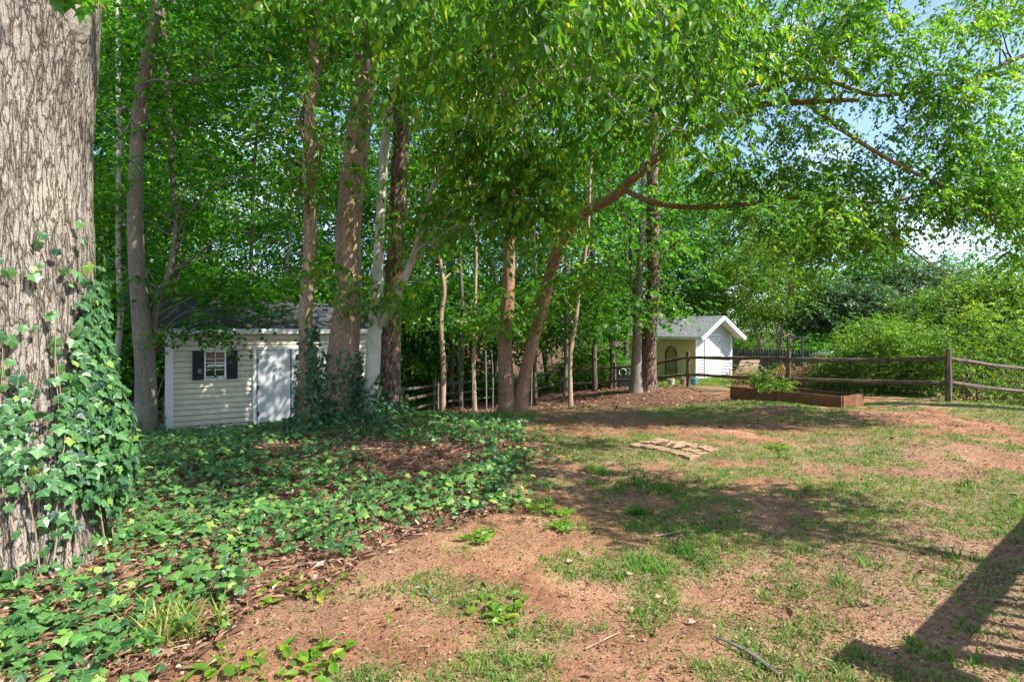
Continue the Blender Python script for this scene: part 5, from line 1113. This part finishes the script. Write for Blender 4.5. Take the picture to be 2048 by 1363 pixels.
# ------------------------------------------------------------------ loose sticks and pale debris on the yard
def sticks():
    r2 = rg(808)
    for k, (px, py, a, L, w) in enumerate([(1560, 1358, 2.05, .40, .012), (1310, 1070, .35, .4, .008), (1345, 1080, .9, .22, .006), (1170, 1295, .6, .25, .006), (870, 1200, 2.2, .3, .005), (1880, 1010, 2.7, .35, .008), (1850, 1090, 0.1, .25, .008), (560, 1140, .5, .5, .007)]):
        q = EYE * FPX / (py - HZ); x = (px - 1024) * q / FPX; e = np.array([x + L * math.cos(a), q + L * math.sin(a)]); g0, g1 = gz(x, q) + .012, gz(*e) + .012; mb = MB()
        tube(mb, [np.array([x, q, g0]), np.array([(x + e[0]) / 2 + .02, (q + e[1]) / 2, (g0 + g1) / 2 + .012]), np.array([e[0], e[1], g1])], [w, w * .8, w * .4], 6, 8, lump=.1, seed=k)
        o = mb.build('fallen_stick', ['stake' if k % 2 == 0 else 'vine']); tag(o, ['thickest pale grey stick at the bottom centre right of the yard', 'brown curved twig at the edge of the tree shadow', 'short pale twig crossing the shadow edge', 'small brown twig right of the leafy weed', 'tiny pale twig between the ivy bed and the weed', 'brown twig on the grass near the right edge', 'short pale stick just outside the railing shadow', 'long brown twig in the leaf litter near the oak'][k], 'stick', 'dry sticks on the ground')
    for k, (px, py) in enumerate([(1133, 1128), (775, 1107), (1252, 1150), (1475, 1017), (1310, 1195), (1377, 1248)]):
        q = EYE * FPX / (py - HZ); x = (px - 1024) * q / FPX; mb = MB(); p = np.array([[x, q, gz(x, q) + .018], [x + .03, q + .008, gz(x + .03, q) + .02]]); add_leaves(mb, OVATE, p, np.array([[1, .2, .1], [-.7, .5, .25]]), np.array([[0, -.3, 1], [0.2, -.2, 1.]]), np.array([.048, .036]), np.array([.93, .86]), 0, 1.0)
        o = mb.build('dry_leaf', ['dead_leaf']); tag(o, ['whitish curled leaf in the middle of the bare clay', 'pale curled leaf at the edge of the ivy bed', 'tan leaf beside the grass tuft right of centre', 'pale leaf farthest back on the grass', 'tan leaf above the small brown twig', 'pale leaf closest to the thick grey stick'][k], 'dry leaf', 'pale dry leaves on the yard')
sticks()

# ------------------------------------------------------------------ deck rail of the house just outside the right edge (casts the striped shadow)
def deck():
    Hh = 2.0; k = 1 / math.tan(SUN_EL); s = np.array([math.cos(SUN_AZ), math.sin(SUN_AZ)]) * k * Hh
    B = np.array([1.943, 2.865]) + s; A = np.array([4.37, 4.85]) + s; u2 = nrm(A - B); u = np.array([u2[0], u2[1], 0]); v = np.array([u2[1], -u2[0], 0]); L = 4.6
    o = np.array([B[0], B[1], 0.]); root = thing('house_deck', 'raised wooden deck with railing just outside the right edge, seen by its striped shadow', 'deck', (B[0], B[1], 0))
    mb = MB(); mb.box(o + u * L / 2 + v * .09 + UP * (Hh - .02), (L, .18, .04), u, v, UP); mb.build('top_rail', 'deck_wood', root)
    mb = MB(); mb.box(o + u * L / 2 + v * .08 + UP * (Hh - .80), (L, .05, .09), u, v, UP); mb.build('bottom_rail', 'deck_wood', root)
    for i in range(int(L / .14)): mb = MB(); mb.box(o + u * (.1 + i * .15) + v * .08 + UP * (Hh - .44), (.035, .035, .76), u, v, UP); mb.build('baluster', 'deck_wood', root)
    mb = MB(); mb.box(o + u * L / 2 + v * 1.5 + UP * (Hh - 1.05), (L, 2.9, .12), u, v, UP); mb.build('floor', 'deck_wood', root)
    for i in (0.04, 2.9, 4.5): mb = MB(); mb.box(o + u * (i + .05) + v * .09 + UP * (Hh / 2 - .3), (.09, .09, Hh + .6), u, v, UP); mb.build('post', 'deck_wood', root)
    mb = MB(); c = o - u * .22 - v * .02 + UP * (Hh - .16); mb.box(c, (.24, .30, .22), u, v, UP); mb.box(c + UP * .125, (.28, .34, .03), u, v, UP); pl = mb.build('shadow_block', 'deck_wood', root)  # unseen box added off the rail end to cast the blocky shadow
deck()
